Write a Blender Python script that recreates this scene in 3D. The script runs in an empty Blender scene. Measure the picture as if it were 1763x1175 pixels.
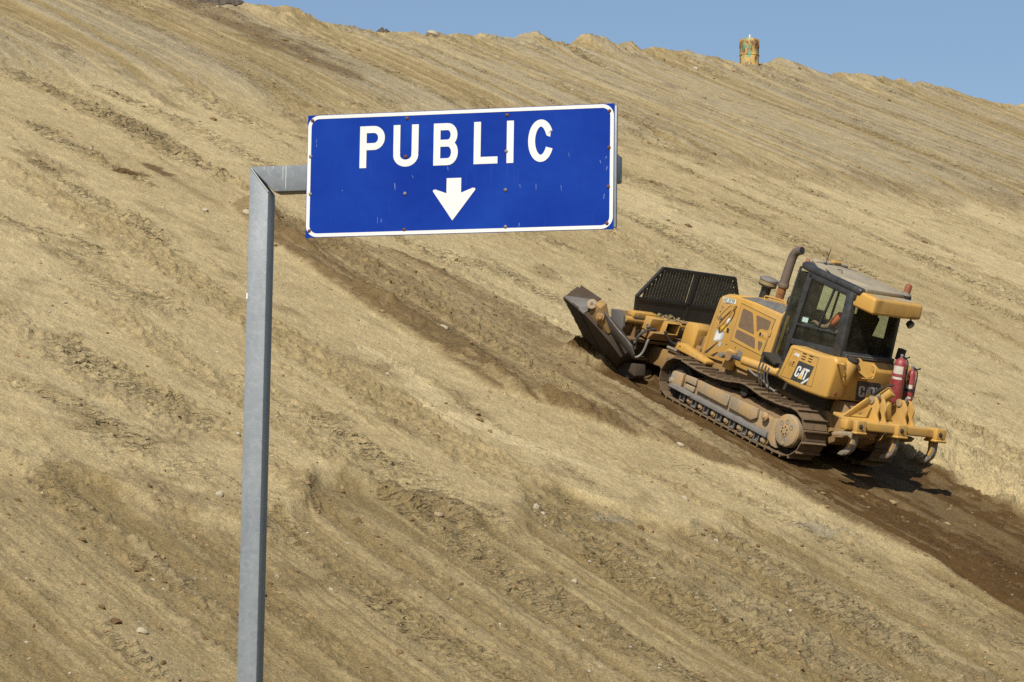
import bpy, bmesh, math, random
import numpy as np
from mathutils import Vector, Matrix
random.seed(7)
R = math.radians
S = bpy.context.scene
COL = S.collection

# ------------------------------------------------------------------ camera
CAM = np.array([0.0, 0.0, 1.7])
pitch, roll = R(6.85), R(0.83)
_d = np.array([0, math.cos(pitch), math.sin(pitch)])
_u = np.array([0, -math.sin(pitch), math.cos(pitch)])
_r = np.array([1.0, 0, 0])
RT = math.cos(roll) * _r + math.sin(roll) * _u
UP = -math.sin(roll) * _r + math.cos(roll) * _u
cam_d = bpy.data.cameras.new('camera')
cam_d.sensor_width = 36.0
cam_d.lens = 4900.0 / 1763.0 * 36.0
cam_d.clip_start, cam_d.clip_end = 0.5, 3000
cam = bpy.data.objects.new('camera', cam_d)
COL.objects.link(cam)
m = Matrix(((RT[0], UP[0], -_d[0], CAM[0]), (RT[1], UP[1], -_d[1], CAM[1]), (RT[2], UP[2], -_d[2], CAM[2]), (0, 0, 0, 1)))
cam.matrix_world = m
S.camera = cam

# ------------------------------------------------------------------ frame of the slope (X uphill, Y to its left, Z off the slope)
AL, PH = R(24), R(41)
hx = np.array([-math.sin(PH), math.cos(PH), 0])
F = math.cos(AL) * hx + math.sin(AL) * np.array([0, 0, 1.0])
L = np.cross([0, 0, 1.0], hx)
U = np.cross(F, L)
O = np.array([4.4906, 48.3236, 5.9058])
M3 = np.stack([F, L, U], 1)
SLOPE = Matrix(((F[0], L[0], U[0], O[0]), (F[1], L[1], U[1], O[1]), (F[2], L[2], U[2], O[2]), (0, 0, 0, 1)))

# ------------------------------------------------------------------ light
sv = M3 @ np.array([-0.18, 0.80, 1.0])
sv /= np.linalg.norm(sv)
sun_el = math.asin(sv[2])
sun_az = math.atan2(sv[0], sv[1])
W = bpy.data.worlds.new('World')
S.world = W
W.use_nodes = True
nt = W.node_tree
bg = nt.nodes['Background']
sky = nt.nodes.new('ShaderNodeTexSky')
sky.sky_type = 'NISHITA'
sky.sun_disc = False
sky.sun_elevation = sun_el
sky.sun_rotation = sun_az
sky.air_density, sky.dust_density, sky.ozone_density = 1.0, 1.0, 2.0
nt.links.new(sky.outputs[0], bg.inputs[0])
bg.inputs[1].default_value = 0.076
sd = bpy.data.lights.new('sun', 'SUN')
sd.energy, sd.angle, sd.color = 4.9, R(0.5), (1.0, 0.95, 0.87)
sun = bpy.data.objects.new('sun', sd)
COL.objects.link(sun)
sun.rotation_euler = Vector((-sv[0], -sv[1], -sv[2])).to_track_quat('-Z', 'Y').to_euler()
S.view_settings.view_transform = 'Standard'
S.view_settings.look = 'None'
S.view_settings.gamma = 1
S.view_settings.exposure = 0.44
S.cycles.use_denoising = False          # keep the fine grain of the soil

# ------------------------------------------------------------------ helpers
def tag(o, label=None, cat=None, group=None, kind=None):
    if label: o['label'] = label
    if cat: o['category'] = cat
    if group: o['group'] = group
    if kind: o['kind'] = kind
    return o

def empty(name, parent=None, loc=None):
    o = bpy.data.objects.new(name, None)
    o.empty_display_size = 0.2
    COL.objects.link(o)
    if parent: o.parent = parent
    if loc is not None: o.location = loc
    return o

class MB:
    """collects shapes; build() links them as one mesh object"""
    def __init__(s): s.v, s.f = [], []
    def add(s, vs, fs):
        n = len(s.v)
        s.v += [tuple(p) for p in vs]
        s.f += [tuple(i + n for i in f) for f in fs]
        return s
    def box(s, x0, x1, y0, y1, z0, z1):
        vs = [(x, y, z) for x in (x0, x1) for y in (y0, y1) for z in (z0, z1)]
        return s.add(vs, [(0, 1, 3, 2), (4, 6, 7, 5), (0, 4, 5, 1), (2, 3, 7, 6), (0, 2, 6, 4), (1, 5, 7, 3)])
    def prism(s, poly, ax, d0, d1):
        def p3(p, d):
            if ax == 0: return (d, p[0], p[1])
            if ax == 1: return (p[0], d, p[1])
            return (p[0], p[1], d)
        n = len(poly)
        vs = [p3(p, d0) for p in poly] + [p3(p, d1) for p in poly]
        fs = [tuple(range(n)), tuple(range(2 * n - 1, n - 1, -1))]
        fs += [(i, i + n, (i + 1) % n + n, (i + 1) % n) for i in range(n)]
        return s.add(vs, fs)
    def ring(s, rings, cap=True, close=False):
        n = len(rings[0]); vs = [p for r in rings for p in r]; fs = []
        k = len(rings)
        for a in range(k if close else k - 1):
            b = (a + 1) % k
            for i in range(n):
                j = (i + 1) % n
                fs.append((a * n + i, a * n + j, b * n + j, b * n + i))
        if cap and not close:
            fs += [tuple(range(n - 1, -1, -1)), tuple(range((k - 1) * n, k * n))]
        return s.add(vs, fs)
    def tube(s, path, r, n=8, smooth=0, flat=None):
        P = [Vector(p) for p in path]
        for _ in range(smooth):
            Q = [P[0]]
            for a, b in zip(P[:-1], P[1:]): Q += [a.lerp(b, .25), a.lerp(b, .75)]
            P = Q + [P[-1]]
        rs = r if isinstance(r, (list, tuple)) else None
        T = [(P[min(i + 1, len(P) - 1)] - P[max(i - 1, 0)]).normalized() for i in range(len(P))]
        a = T[0].orthogonal().normalized(); rings = []
        for i, (p, t) in enumerate(zip(P, T)):
            a = (a - t * a.dot(t)).normalized(); b = t.cross(a)
            q = (i / max(1, len(P) - 1)) * (len(rs) - 1) if rs else 0
            rr = r if not rs else rs[int(q)] + (rs[min(int(q) + 1, len(rs) - 1)] - rs[int(q)]) * (q - int(q))
            rings.append([tuple(p + a * (rr * math.cos(2 * math.pi * k / n)) + b * (rr * math.sin(2 * math.pi * k / n))) for k in range(n)])
        return s.ring(rings)
    def lathe(s, c, axis, prof, n=24):
        """prof: list of (distance along axis, radius)"""
        t = Vector(axis).normalized(); a = t.orthogonal().normalized(); b = t.cross(a); c = Vector(c)
        return s.ring([[tuple(c + t * h + a * (r * math.cos(2 * math.pi * k / n)) + b * (r * math.sin(2 * math.pi * k / n))) for k in range(n)] for h, r in prof])
    def build(s, name, mat, parent=None, bevel=0, seg=2, angle=35):
        me = bpy.data.meshes.new(name)
        me.from_pydata(s.v, [], s.f)
        bm = bmesh.new(); bm.from_mesh(me)
        bmesh.ops.recalc_face_normals(bm, faces=bm.faces)
        if bevel:
            es = [e for e in bm.edges if len(e.link_faces) == 2 and e.calc_face_angle(0) > R(30)]
            bmesh.ops.bevel(bm, geom=es, offset=bevel, offset_type='OFFSET', segments=seg, profile=0.5, affect='EDGES', clamp_overlap=True)
        bm.to_mesh(me); bm.free()
        me.polygons.foreach_set('use_smooth', [True] * len(me.polygons))
        me.set_sharp_from_angle(angle=R(angle))
        if mat: me.materials.append(mat)
        o = bpy.data.objects.new(name, me)
        COL.objects.link(o)
        if parent: o.parent = parent
        return o

# ------------------------------------------------------------------ materials
def newmat(name):
    mt = bpy.data.materials.new(name); mt.use_nodes = True
    t = mt.node_tree
    return mt, t, t.nodes['Principled BSDF']
def N(t, typ, **kw):
    n = t.nodes.new(typ)
    for k, v in kw.items():
        if k.startswith('i_'):
            k2 = k[2:]
            n.inputs[int(k2) if k2.isdigit() else k2].default_value = v
        else: setattr(n, k, v)
    return n
def mixc(t, fac, a, b, typ='MIX'):
    n = t.nodes.new('ShaderNodeMix'); n.data_type = 'RGBA'; n.blend_type = typ
    for i, x in ((0, fac), (6, a), (7, b)):
        if hasattr(x, 'links'): t.links.new(x, n.inputs[i])
        else: n.inputs[i].default_value = x if i == 0 else (*x, 1)
    return n.outputs[2]
def ramp(t, src, stops):
    n = t.nodes.new('ShaderNodeValToRGB'); e = n.color_ramp.elements
    while len(e) < len(stops): e.new(.5)
    for k, (p, c) in enumerate(stops):
        e[k].position = p; e[k].color = (c, c, c, 1) if not isinstance(c, tuple) else (*c, 1)
    t.links.new(src, n.inputs[0]); return n.outputs[0]
def noise(t, scale, detail=4, rough=.6, vec=None, mapscale=None):
    if vec is None: vec = N(t, 'ShaderNodeTexCoord').outputs['Object']
    if mapscale:
        mp = N(t, 'ShaderNodeMapping'); mp.inputs['Scale'].default_value = mapscale
        t.links.new(vec, mp.inputs[0]); vec = mp.outputs[0]
    n = N(t, 'ShaderNodeTexNoise', i_Scale=scale, i_Detail=detail, i_Roughness=rough)
    t.links.new(vec, n.inputs['Vector']); return n.outputs[0]
def bump(t, p, h, dist, strength=1):
    b = N(t, 'ShaderNodeBump', i_Strength=strength, i_Distance=dist)
    t.links.new(h, b.inputs['Height']); t.links.new(b.outputs[0], p.inputs['Normal']); return b

def paint(name, col, rough=.45, dirt=(.30, .22, .12), amount=.35, metal=0, chips=None, scale=3.0, streak=False, bumpd=.002, spec=.5, grime=0):
    sc_ = lambda q: tuple(.735 * x for x in q)
    col, dirt = sc_(col), sc_(dirt); chips = sc_(chips) if chips else None
    mt, t, p = newmat(name)
    n1 = noise(t, scale, 6, .65, mapscale=(1, 1, .35) if streak else None)
    n2 = noise(t, scale * 9, 4, .7)
    mul = N(t, 'ShaderNodeMath', operation='MULTIPLY_ADD'); t.links.new(n2, mul.inputs[0]); mul.inputs[1].default_value = .45; t.links.new(n1, mul.inputs[2])
    fac = ramp(t, mul.outputs[0], [(.52, 0.06 * amount), (.88, amount)])
    c = mixc(t, fac, col, dirt)
    if chips:
        n3 = noise(t, scale * 5, 6, .75)
        c = mixc(t, ramp(t, n3, [(.66, 0), (.70, 1)]), c, chips)
    if grime:
        n4 = noise(t, 7, 5, .7, mapscale=(1.6, 1.6, .35)); n5 = noise(t, 1.3, 3, .6)
        gm = N(t, 'ShaderNodeMath', operation='MULTIPLY'); t.links.new(ramp(t, n4, [(.50, 0), (.72, 1)]), gm.inputs[0]); t.links.new(ramp(t, n5, [(.42, 0), (.66, grime)]), gm.inputs[1])
        c = mixc(t, gm.outputs[0], c, (.13, .078, .028))
        c = mixc(t, ramp(t, noise(t, 30, 4, .7), [(.70, 0), (.74, .8)]), c, (.16, .12, .07))
    t.links.new(c, p.inputs['Base Color'])
    p.inputs['Roughness'].default_value = rough
    p.inputs['Metallic'].default_value = metal
    p.inputs['Specular IOR Level'].default_value = spec
    r = N(t, 'ShaderNodeMath', operation='MULTIPLY_ADD'); t.links.new(fac, r.inputs[0]); r.inputs[1].default_value = .5; r.inputs[2].default_value = rough
    t.links.new(r.outputs[0], p.inputs['Roughness'])
    bump(t, p, mul.outputs[0], bumpd)
    return mt

YEL = paint('yellow_paint', (.575, .315, .054), .43, (.36, .24, .10), .55, scale=2.2, grime=.85)
YELW = paint('worn_yellow_paint', (.45, .27, .085), .6, (.27, .23, .17), .95, chips=(.13, .11, .09), scale=4, bumpd=.008, grime=.6)
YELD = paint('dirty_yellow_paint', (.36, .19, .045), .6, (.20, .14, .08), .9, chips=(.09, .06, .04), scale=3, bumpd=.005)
BLK = paint('black_paint', (.010, .011, .013), .42, (.16, .15, .13), .12, scale=5)
BLKC = paint('black_cab_paint', (.015, .018, .023), .35, (.18, .165, .14), .22, scale=6)
ROOFM = paint('dusty_grey_roof_paint', (.22, .19, .135), .8, (.42, .35, .24), .8, scale=2.5)
DUST = paint('charcoal_panel_paint', (.06, .065, .075), .6, (.22, .19, .14), .55, scale=6)
GREYD = paint('blackened_grey_steel', (.14, .135, .125), .5, (.10, .08, .06), .6, metal=.3, scale=6)
STEEL = paint('worn_steel', (.22, .21, .19), .45, (.30, .22, .13), .75, metal=.35, scale=8, bumpd=.004)
SHOE = paint('soil_caked_track_steel', (.115, .078, .044), .7, (.20, .13, .065), .9, metal=.1, chips=(.30, .28, .25), scale=6, bumpd=.012)
DARK = paint('grimy_dark_steel', (.020, .016, .012), .75, (.06, .045, .028), .6, scale=5, bumpd=.006)
YELB = paint('shaded_grimy_yellow_paint', (.20, .105, .026), .65, (.10, .07, .04), .9, chips=(.05, .035, .025), scale=3, bumpd=.005)  # grimy yellow with the shade on the blade back put into its colour
RUSTD = paint('brown_rusty_blade_steel', (.042, .026, .013), .65, (.058, .037, .020), .8, chips=(.018, .014, .011), scale=5, bumpd=.006)
GREYB = paint('scuffed_grey_steel', (.27, .26, .24), .5, (.15, .12, .09), .6, metal=.3, scale=6)
RUB = paint('black_rubber', (.02, .02, .02), .6, (.12, .10, .08), .4, scale=10)
RED = paint('red_extinguisher_paint', (.26, .012, .02), .42, (.32, .20, .16), .3, scale=8)
WHT = paint('white_paint', (.74, .74, .70), .5, (.45, .40, .32), .25, scale=14)
ORNG = paint('amber_plastic', (.26, .075, .035), .3, (.35, .2, .12), .35, scale=20)
RUSTO = paint('rusty_exhaust_base', (.42, .17, .035), .65, (.10, .05, .03), .9, scale=12)
EXH = paint('heat_greyed_exhaust_steel', (.085, .075, .07), .55, (.22, .15, .09), .6, scale=5)
MESHW = paint('brown_perforated_screen', (.14, .085, .045), .8, (.22, .15, .09), .6, scale=9)
BLUE_ST = paint('pale_blue_decal', (.30, .42, .58), .5, (.6, .5, .36), .5, scale=20)
GALV = None

def galvanised():
    mt, t, p = newmat('galvanised_steel')
    v = N(t, 'ShaderNodeTexVoronoi', i_Scale=38.0); t.links.new(N(t, 'ShaderNodeTexCoord').outputs['Object'], v.inputs['Vector'])
    n = noise(t, 5, 6, .65, mapscale=(1, 1, .4)); n2 = noise(t, 70, 3, .6)
    c = mixc(t, ramp(t, n, [(.3, 0), (.72, 1)]), (.136, .154, .166), (.190, .207, .216))
    bw = N(t, 'ShaderNodeRGBToBW'); t.links.new(v.outputs['Color'], bw.inputs[0]); c = mixc(t, .10, c, bw.outputs[0], 'OVERLAY')
    c = mixc(t, ramp(t, n2, [(.62, 0), (.8, .4)]), c, (.272, .286, .286))
    t.links.new(c, p.inputs['Base Color']); p.inputs['Metallic'].default_value = .15; p.inputs['Roughness'].default_value = .52
    bump(t, p, n2, .0006)
    return mt
GALV = galvanised()

def signblue():
    mt, t, p = newmat('blue_sign_sheeting')
    n = noise(t, 1.6, 4, .6); n2 = noise(t, 9, 5, .7, mapscale=(6, 6, .5))
    c = mixc(t, ramp(t, n, [(.35, 0), (.72, 1)]), (.0007, .0195, .186), (.0036, .0345, .238))
    c = mixc(t, ramp(t, n2, [(.58, 0), (.85, .22)]), c, (.045, .08, .22))
    t.links.new(c, p.inputs['Base Color']); p.inputs['Roughness'].default_value = .6; p.inputs['Specular IOR Level'].default_value = .08; bump(t, p, n, .02, .6)
    return mt
SBLUE = signblue()
SWHT = paint('white_reflective_sheeting', (.73, .73, .70), .5, (.52, .50, .44), .3, scale=5, streak=True, bumpd=0.0003)

def glass(name, tint, ior=1.5, dust=(.02, .10), rgh=.02):
    mt, t, p = newmat(name); t.nodes.remove(p)
    tr = N(t, 'ShaderNodeBsdfTransparent'); tr.inputs[0].default_value = (*tint, 1)
    g = N(t, 'ShaderNodeBsdfGlossy'); g.inputs['Roughness'].default_value = rgh; g.inputs[0].default_value = (.9, .95, 1, 1)
    lw = N(t, 'ShaderNodeLayerWeight', i_Blend=.5); pw = N(t, 'ShaderNodeMath', operation='POWER', i_1=5.0); t.links.new(lw.outputs['Facing'], pw.inputs[0])
    f = N(t, 'ShaderNodeMath', operation='MULTIPLY_ADD', i_1=1 - ((ior - 1) / (ior + 1)) ** 2, i_2=((ior - 1) / (ior + 1)) ** 2); t.links.new(pw.outputs[0], f.inputs[0])
    df = N(t, 'ShaderNodeBsdfDiffuse'); df.inputs[0].default_value = (.30, .27, .2, 1)
    n = noise(t, 4, 5, .65); dfac = ramp(t, n, [(.45, dust[0]), (.8, dust[1])])
    m1 = N(t, 'ShaderNodeMixShader'); m2 = N(t, 'ShaderNodeMixShader')
    t.links.new(f.outputs[0], m1.inputs[0]); t.links.new(tr.outputs[0], m1.inputs[1]); t.links.new(g.outputs[0], m1.inputs[2])
    t.links.new(dfac, m2.inputs[0]); t.links.new(m1.outputs[0], m2.inputs[1]); t.links.new(df.outputs[0], m2.inputs[2])
    t.links.new(m2.outputs[0], t.nodes['Material Output'].inputs[0])
    return mt
GLASS = glass('tinted_cab_glass', (.72, .82, .76))
RGLASS = glass('dusty_rear_glass', (.50, .54, .48), 1.12, (.02, .12), .15)
LGLASS = glass('dark_lower_glass', (.16, .23, .21), 1.5, (.02, .10))

# ------------------------------------------------------------------ numpy noise
def _h(i, j, s):
    i = i.astype(np.int64); j = j.astype(np.int64)
    x = (i * 374761393 + j * 668265263 + s * 1442695041) & 0xFFFFFFFF
    x = ((x ^ (x >> 13)) * 1274126177) & 0xFFFFFFFF
    x = ((x ^ (x >> 16)) * 2246822519) & 0xFFFFFFFF
    return ((x ^ (x >> 13)) & 0xFFFFFF) / float(0xFFFFFF)
def vn(x, y, s=0):
    i, j = np.floor(x), np.floor(y); fx, fy = x - i, y - j
    fx = fx * fx * fx * (fx * (fx * 6 - 15) + 10); fy = fy * fy * fy * (fy * (fy * 6 - 15) + 10)
    a, b, c, d = _h(i, j, s), _h(i + 1, j, s), _h(i, j + 1, s), _h(i + 1, j + 1, s)
    return (a + (b - a) * fx) * (1 - fy) + (c + (d - c) * fx) * fy - .5
def fbm(x, y, o=4, s=0, g=.5):
    r, a = 0, 1.0
    for k in range(o):
        r = r + a * vn(x * 2 ** k + 17.3 * k, y * 2 ** k - 9.1 * k, s + k); a *= g
    return r
def ss(a, b, x):
    t = np.clip((x - a) / (b - a), 0, 1); return t * t * (3 - 2 * t)

# ------------------------------------------------------------------ terrain (heights off the slope plane, in the slope frame)
SKYL = [(-79, 62.8), (-74.1, 60.4), (-71.5, 61.6), (-71, 62.6), (-64.6, 58.5), (-61.9, 58.8), (-57.6, 57), (-53.9, 55.6), (-54.9, 57), (-53, 56.3),
        (-48.7, 53.1), (-47.0, 53.5), (-42.9, 51.4), (-38.5, 49.7), (-37.5, 49.8), (-34.2, 47.4), (-33.2, 47.2), (-30.9, 46.1), (-27.1, 44.6),
        (-23.7, 42.2), (-22.1, 41.4), (-20.1, 40.4), (-19.2, 40.6), (-15.9, 39.5), (-14.2, 38.2), (-13.75, 39.3), (-12.8, 38.6), (-11.9, 38.2),
        (-9.8, 37.4), (-5, 37), (10, 36), (40, 36)]
SKYL.sort()
LOWE = [(-16, 2.3), (-10, 1.9), (-7.1, 1.95), (-4.7, 2.35), (-3.5, 2.5), (-2.3, 2.75), (-1.4, 3.4), (-.5, 4.3), (.4, 4.8), (1.2, 5.35), (2.4, 5.3), (4.3, 5.05),
        (6.2, 4.98), (8.3, 4.73), (10.4, 4.3), (11.6, 4.0), (12.3, 3.2), (13, 3.0), (90, 3.0)]
UPE = [(-16, -2.6), (-3.5, -2.75), (-.9, -2.9), (1.5, -2.2), (3, -.6), (4.6, .5), (6.85, .3), (9, .65), (10.3, 1.5), (11, 2.3), (12.3, 3.0), (13, 3.0), (90, 3.0)]
BENCH = [(-80, 33), (-42, 31), (-35.6, 29.6), (-29.9, 28.1), (-24.5, 27.9), (-23, 30), (-4.1, 24.2), (-1.9, 24.4), (.9, 23.2), (3.1, 22.6), (40, 22)]
LBENCH = [(-20, -5), (4, -4.9), (5.5, -4.6), (7.2, -4.6), (7.6, -3.8), (9.1, -4.2), (11, -4.3), (12.7, -4.4), (14.4, -5.2), (15.8, -5), (16.2, -3.9), (17.2, -3.9), (40, -4)]
def ip(tab, x):
    a = np.array(tab); return np.interp(x, a[:, 0], a[:, 1])

def near_line(X, Y, pts, w, ends=.6):
    """1 on a polyline of half-width w, falling to 0 outside it (slope frame)"""
    a = np.array(pts, float); out = np.zeros(X.shape)
    lo, hi = a.min(0) - 3 * w, a.max(0) + 3 * w
    k = (X > lo[0]) & (X < hi[0]) & (Y > lo[1]) & (Y < hi[1])
    if not k.any(): return out
    x, y = X[k], Y[k]; best = np.full(x.shape, 1e9)
    for i, ((x0, y0), (x1, y1)) in enumerate(zip(a[:-1], a[1:])):
        dx, dy = x1 - x0, y1 - y0; t = np.clip(((x - x0) * dx + (y - y0) * dy) / (dx * dx + dy * dy), 0, 1)
        u = (i + t) / (len(a) - 1); ww = w * (1 - (1 - ends) * np.abs(2 * u - 1) ** 2)
        best = np.minimum(best, np.hypot(x - x0 - t * dx, y - y0 - t * dy) / ww)
    out[k] = np.clip(1.6 - best * 1.0, 0, 1); return out
PRINTS = [([(22.27, 3.03), (21.57, 2.6), (20.07, 2.33), (18.6, 2.22), (16.96, 2.39), (15.43, 2.46), (13.6, 2.12)], .42), ([(21.97, .78), (20.95, .14), (19.21, .12), (17.11, .07), (15.0, -.29)], .36),
          ([(21.06, -18.02), (19.16, -17.77), (17.04, -17.4), (14.0, -17.28)], .30), ([(17.17, -11.47), (16.08, -11.29), (14.27, -11.02), (11.5, -10.88)], .30),
          ([(11.6, .4), (10.12, -.49), (9.25, -1.18), (8.14, -1.66), (6.5, -2.3)], .42), ([(16.82, 5.68), (14.97, 5.63), (12.5, 5.28)], .22), ([(8.37, 10.71), (7.75, 9.9), (6.0, 9.48)], .16),
          ([(.5, 10.6), (-1.17, 10.42), (-2.46, 10.5), (-3.3, 10.34)], .30), ([(-.2, 15.6), (-1.55, 14.93), (-2.52, 14.85), (-3.3, 14.8)], .34), ([(1.5, 13.4), (-.3, 13.3), (-2.4, 13.1)], .3),
          ([(22, -9.3), (19, -9.2), (15, -9.0)], .28), ([(20, -23), (17, -22.6), (14, -22.4)], .28), ([(13, 7.6), (10, 7.4), (7.5, 7.6)], .22), ([(9, -7.2), (5, -7.0), (1, -6.8)], .3)]
FAN = [(2.9, 6.86), (1.95, 6.79), (.7, 7.04), (-.39, 7.26), (-1.27, 6.88), (-1.95, 6.57), (-2.55, 6.2)]
FAN2 = [(.6, 7.55), (-.34, 7.64), (-1.03, 7.7), (-1.25, 7.72)]
GULLY = [(39.2, -11.2), (37.86, -11.33), (36.08, -11.45), (34.46, -11.53), (31.92, -11.07), (29.5, -11.43)]
BENCHR = [(29.75, -21.2), (28.49, -21.94), (27.87, -22.82), (27.75, -24.65), (28.07, -26.71), (27.89, -29.64), (29.02, -34.96), (30.6, -41.59)]
DARKS = [([(-3.86, 15.97), (-4.39, 15.6), (-4.93, 15.33), (-5.43, 14.78)], .5), ([(-4.62, 13.3), (-4.46, 12.11), (-4.7, 10.91), (-4.78, 9.94), (-4.62, 8.76), (-4.77, 7.2)], .42)]

def terrain(X, Y):
    """height n off the slope and the soil masks (moist, pale, grey, dim)"""
    wob = fbm(X * .7, Y * .7, 3, 40) * .5
    le, ue = ip(LOWE, X) + wob * .6, ip(UPE, X) + wob * .5
    inband = ss(-.12, .12, le - Y) * ss(-.25, .25, Y - ue)
    rough0 = fbm(X * .5, Y * .5, 4, 60)
    bench = ip(BENCH, Y) + fbm(Y * .25, X * .0, 3, 3) * 1.5 + rough0 * 1.2
    up = ss(-2.2, 2.2, X - bench)
    lb = ip(LBENCH, Y) + fbm(Y * .4, X * .0 + 3, 3, 5) * .8 + rough0 * 1.3
    low = ss(-.5, .5, lb - X)
    trench = ss(-2.9, -2.35, Y + wob * .35) * (1 - ss(1.75, 2.05, Y)) * (1 - ss(1.6, 2.6, X))
    # streaks along the fall line
    warp = (fbm(X * .08, Y * .15, 3, 11) * 1.2 + fbm(X * .25, Y * .3, 2, 23) * .25) * (1 - .75 * low - .7 * up)
    Yw = Y + warp
    s1 = fbm(Yw * .75, X * .035, 4, 1)
    s2 = fbm(Yw * 2.6, X * .09, 4, 2)
    s3 = fbm(Yw * 8, X * .22, 3, 6)
    rough = fbm(X * 1.1, Y * 1.1, 3, 8)
    f1 = fbm(X * 4.2, Y * 4.2, 4, 9, .6)
    f2 = fbm(X * 13, Y * 13, 2, 10)
    cl = np.maximum(0, vn(X * 7.5, Y * 7.5, 12) - .18) + .7 * np.maximum(0, vn(X * 14, Y * 14, 13) - .2)
    patch = ss(.02, .30, fbm(X * .13, Yw * 1.25, 4, 14) + .25 * rough)
    row = ss(.10, .17, vn(Yw * 1.7, X * .022, 71) + .05 * f1 + .06 * rough) * ss(-.18, .06, fbm(X * .22, Y * .7, 3, 72)) * np.maximum(low, .8 * up)
    patch = np.maximum(patch * (1 - .5 * np.maximum(low, up)), row)
    clm = .18 + 1.5 * patch + .7 * inband
    n = .07 * fbm(X * .15, Y * .3, 3, 15) + .050 * s1 * (.15 + 1.0 * low + 1.1 * up) + .040 * s2 * (.10 + 1.0 * low + 1.2 * up) + .016 * s3 * (.10 + .8 * low + .9 * up) + .030 * rough
    n = n + .024 * f1 * (.6 + 1.2 * patch) + .017 * f2 + .12 * cl * clm * (1 - .4 * up)
    # crawler prints: short cross dashes in long strips
    st = .55 * ss(.12, .24, vn(Yw * 1.15, X * .03, 16)) * ss(-.02, .2, fbm(X * .18, Y * .5, 2, 17)) * (1 - inband)
    for pts, w in PRINTS: st = np.maximum(st, near_line(X, Y + .25 * rough, pts, w * 1.15))
    st = st * (1 - trench)
    ph = X * (2 * np.pi / .24) + 5 * vn(X * .6, Y * .9, 18) + 3.0 * vn(Y * 3, X * .4, 19)
    dash = np.maximum(0, np.sin(ph)) ** 3 * ss(-.2, .25, vn(X * 2.2, Y * 3.1, 20))
    n = n - .12 * st * dash * (1 - up) + st * (.03 * f1 + .05 * cl)
    # upper face stands out from the bench, lower face drops under its lip
    n = n + .16 * up * (1 - ss(6, 14, X - bench)) - .10 * ss(-6, 0, X - bench) * (1 - up)
    lip = np.exp(-((X - lb - .25) / .35) ** 2)
    n = n + .05 * lip * (1 + 2 * rough) - .07 * low
    # the fresh pass: windrow along the near edge, smoothed pass inside, trench under and behind the machine
    wr = np.exp(-((Y - le + .5) / .33) ** 2) * ss(-1.5, .5, X) * (1 - ss(12, 13, X))
    n = n + inband * (1 - trench) * (.05 + .07 * fbm(Yw * 2.2, X * .06, 3, 24)) + wr * (.10 + .22 * np.maximum(0, fbm(X * 1.6, Y * 2.5, 3, 21) + .1))
    calm = (1 - .8 * trench)
    n = n * calm
    cleat = ss(.56, .64, np.abs(Y)) * (1 - ss(1.12, 1.2, np.abs(Y))) * (1 - ss(-2.2, -1.8, X))
    floor = .045 + .02 * fbm(Y * 4, X * .15, 3, 22) + .020 * f1 + .010 * f2 + .07 * cl * (1 - cleat) - .045 * cleat * np.maximum(0, np.sin(X * 2 * np.pi / .195 + 1.5 * rough)) ** 4 * ss(-.3, .1, vn(X * .7, Y * 1.4, 81))
    bank = .34 * ss(-2.3, -2.85, Y) * np.exp(-np.maximum(0, -2.85 - Y) / 3.5) * (1 - ss(2.0, 5, X)) * (.8 + .8 * rough + .5 * f1)
    near = .10 * ss(1.85, 2.15, Y) * np.exp(-np.maximum(0, Y - 2.15) / 1.0) * (1 - ss(2.5, 4.5, X)) * ss(-12, -9, X)
    n = n * (1 - trench) + floor * trench + bank + near
    # keep the ground under the tracks at its level
    und = ss(-1.9, -1.5, Y) * (1 - ss(1.5, 1.75, Y)) * ss(-2.6, -2.0, X) * (1 - ss(2.1, 2.6, X))
    n = n * (1 - und) + .035 * und
    heap = .42 * np.exp(-((X - 3.45) / .42) ** 2 - ((Y - 1.55) / .40) ** 2) * (1 + .8 * rough + .9 * f1) + .45 * np.exp(-((X - 3.9) / .5) ** 2) * ss(-2.2, -1.4, Y) * (1 - ss(.9, 1.4, Y)) * (1 + rough)
    n = n + heap
    # crest
    cr = ip(SKYL, Y) + fbm(Y * 1.2, X * 0, 4, 30) * 1.1 + .75 * ss(-17, -14, Y)
    s = X - cr + .25
    n = n + (.60 * np.maximum(0, fbm(X * .20, Y * .20, 4, 33, .6)) + .06 * f1 + .08 * cl) * np.exp(-(s / 2.2) ** 2)
    n = n - .85 * np.where(s > 0, np.sqrt(s * s + .09) - .3, 0)
    # soil masks
    gully = np.clip(near_line(X, Y, GULLY, 1.25, .45) + 1.1 * rough + .8 * s2, 0, 1) * ss(.02, .3, near_line(X, Y, GULLY, 1.5, .45))
    spots = np.exp(-((X - 14.0) / .55) ** 2 - ((Y - 4.15) / .3) ** 2) + .9 * np.exp(-((X - 13.3) / .35) ** 2 - ((Y - 5.2) / .55) ** 2)
    spots = ss(.35, .65, spots + .35 * f1)
    trail = np.exp(-((Y - 4.15 - .02 * (X - 12)) / .18) ** 2) * ss(11, 12, X) * (1 - ss(13.2, 14, X)) * .6 + np.exp(-((Y - 2.9 + .6 * (13.5 - X)) / .10) ** 2) * 0
    wet = np.maximum(ss(-2.95, -2.5, Y) * (1 - ss(1.95, 2.2, Y)) * (1 - ss(2.6, 3.4, X)), ss(.1, .25, heap))
    band = inband * (1 - wet) * np.clip((.52 + .55 * np.exp(-((le - Y - .35) / .6) ** 2)) * (1 + .8 * s2 + .8 * s3 + .3 * s1 + .35 * f1) + .12 * wr, .12, 1)
    fade = 1 - ss(9.5, 12, X) * .35
    side = ss(2.2, 1.4, np.abs(Y - 3.1)) * 0
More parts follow.
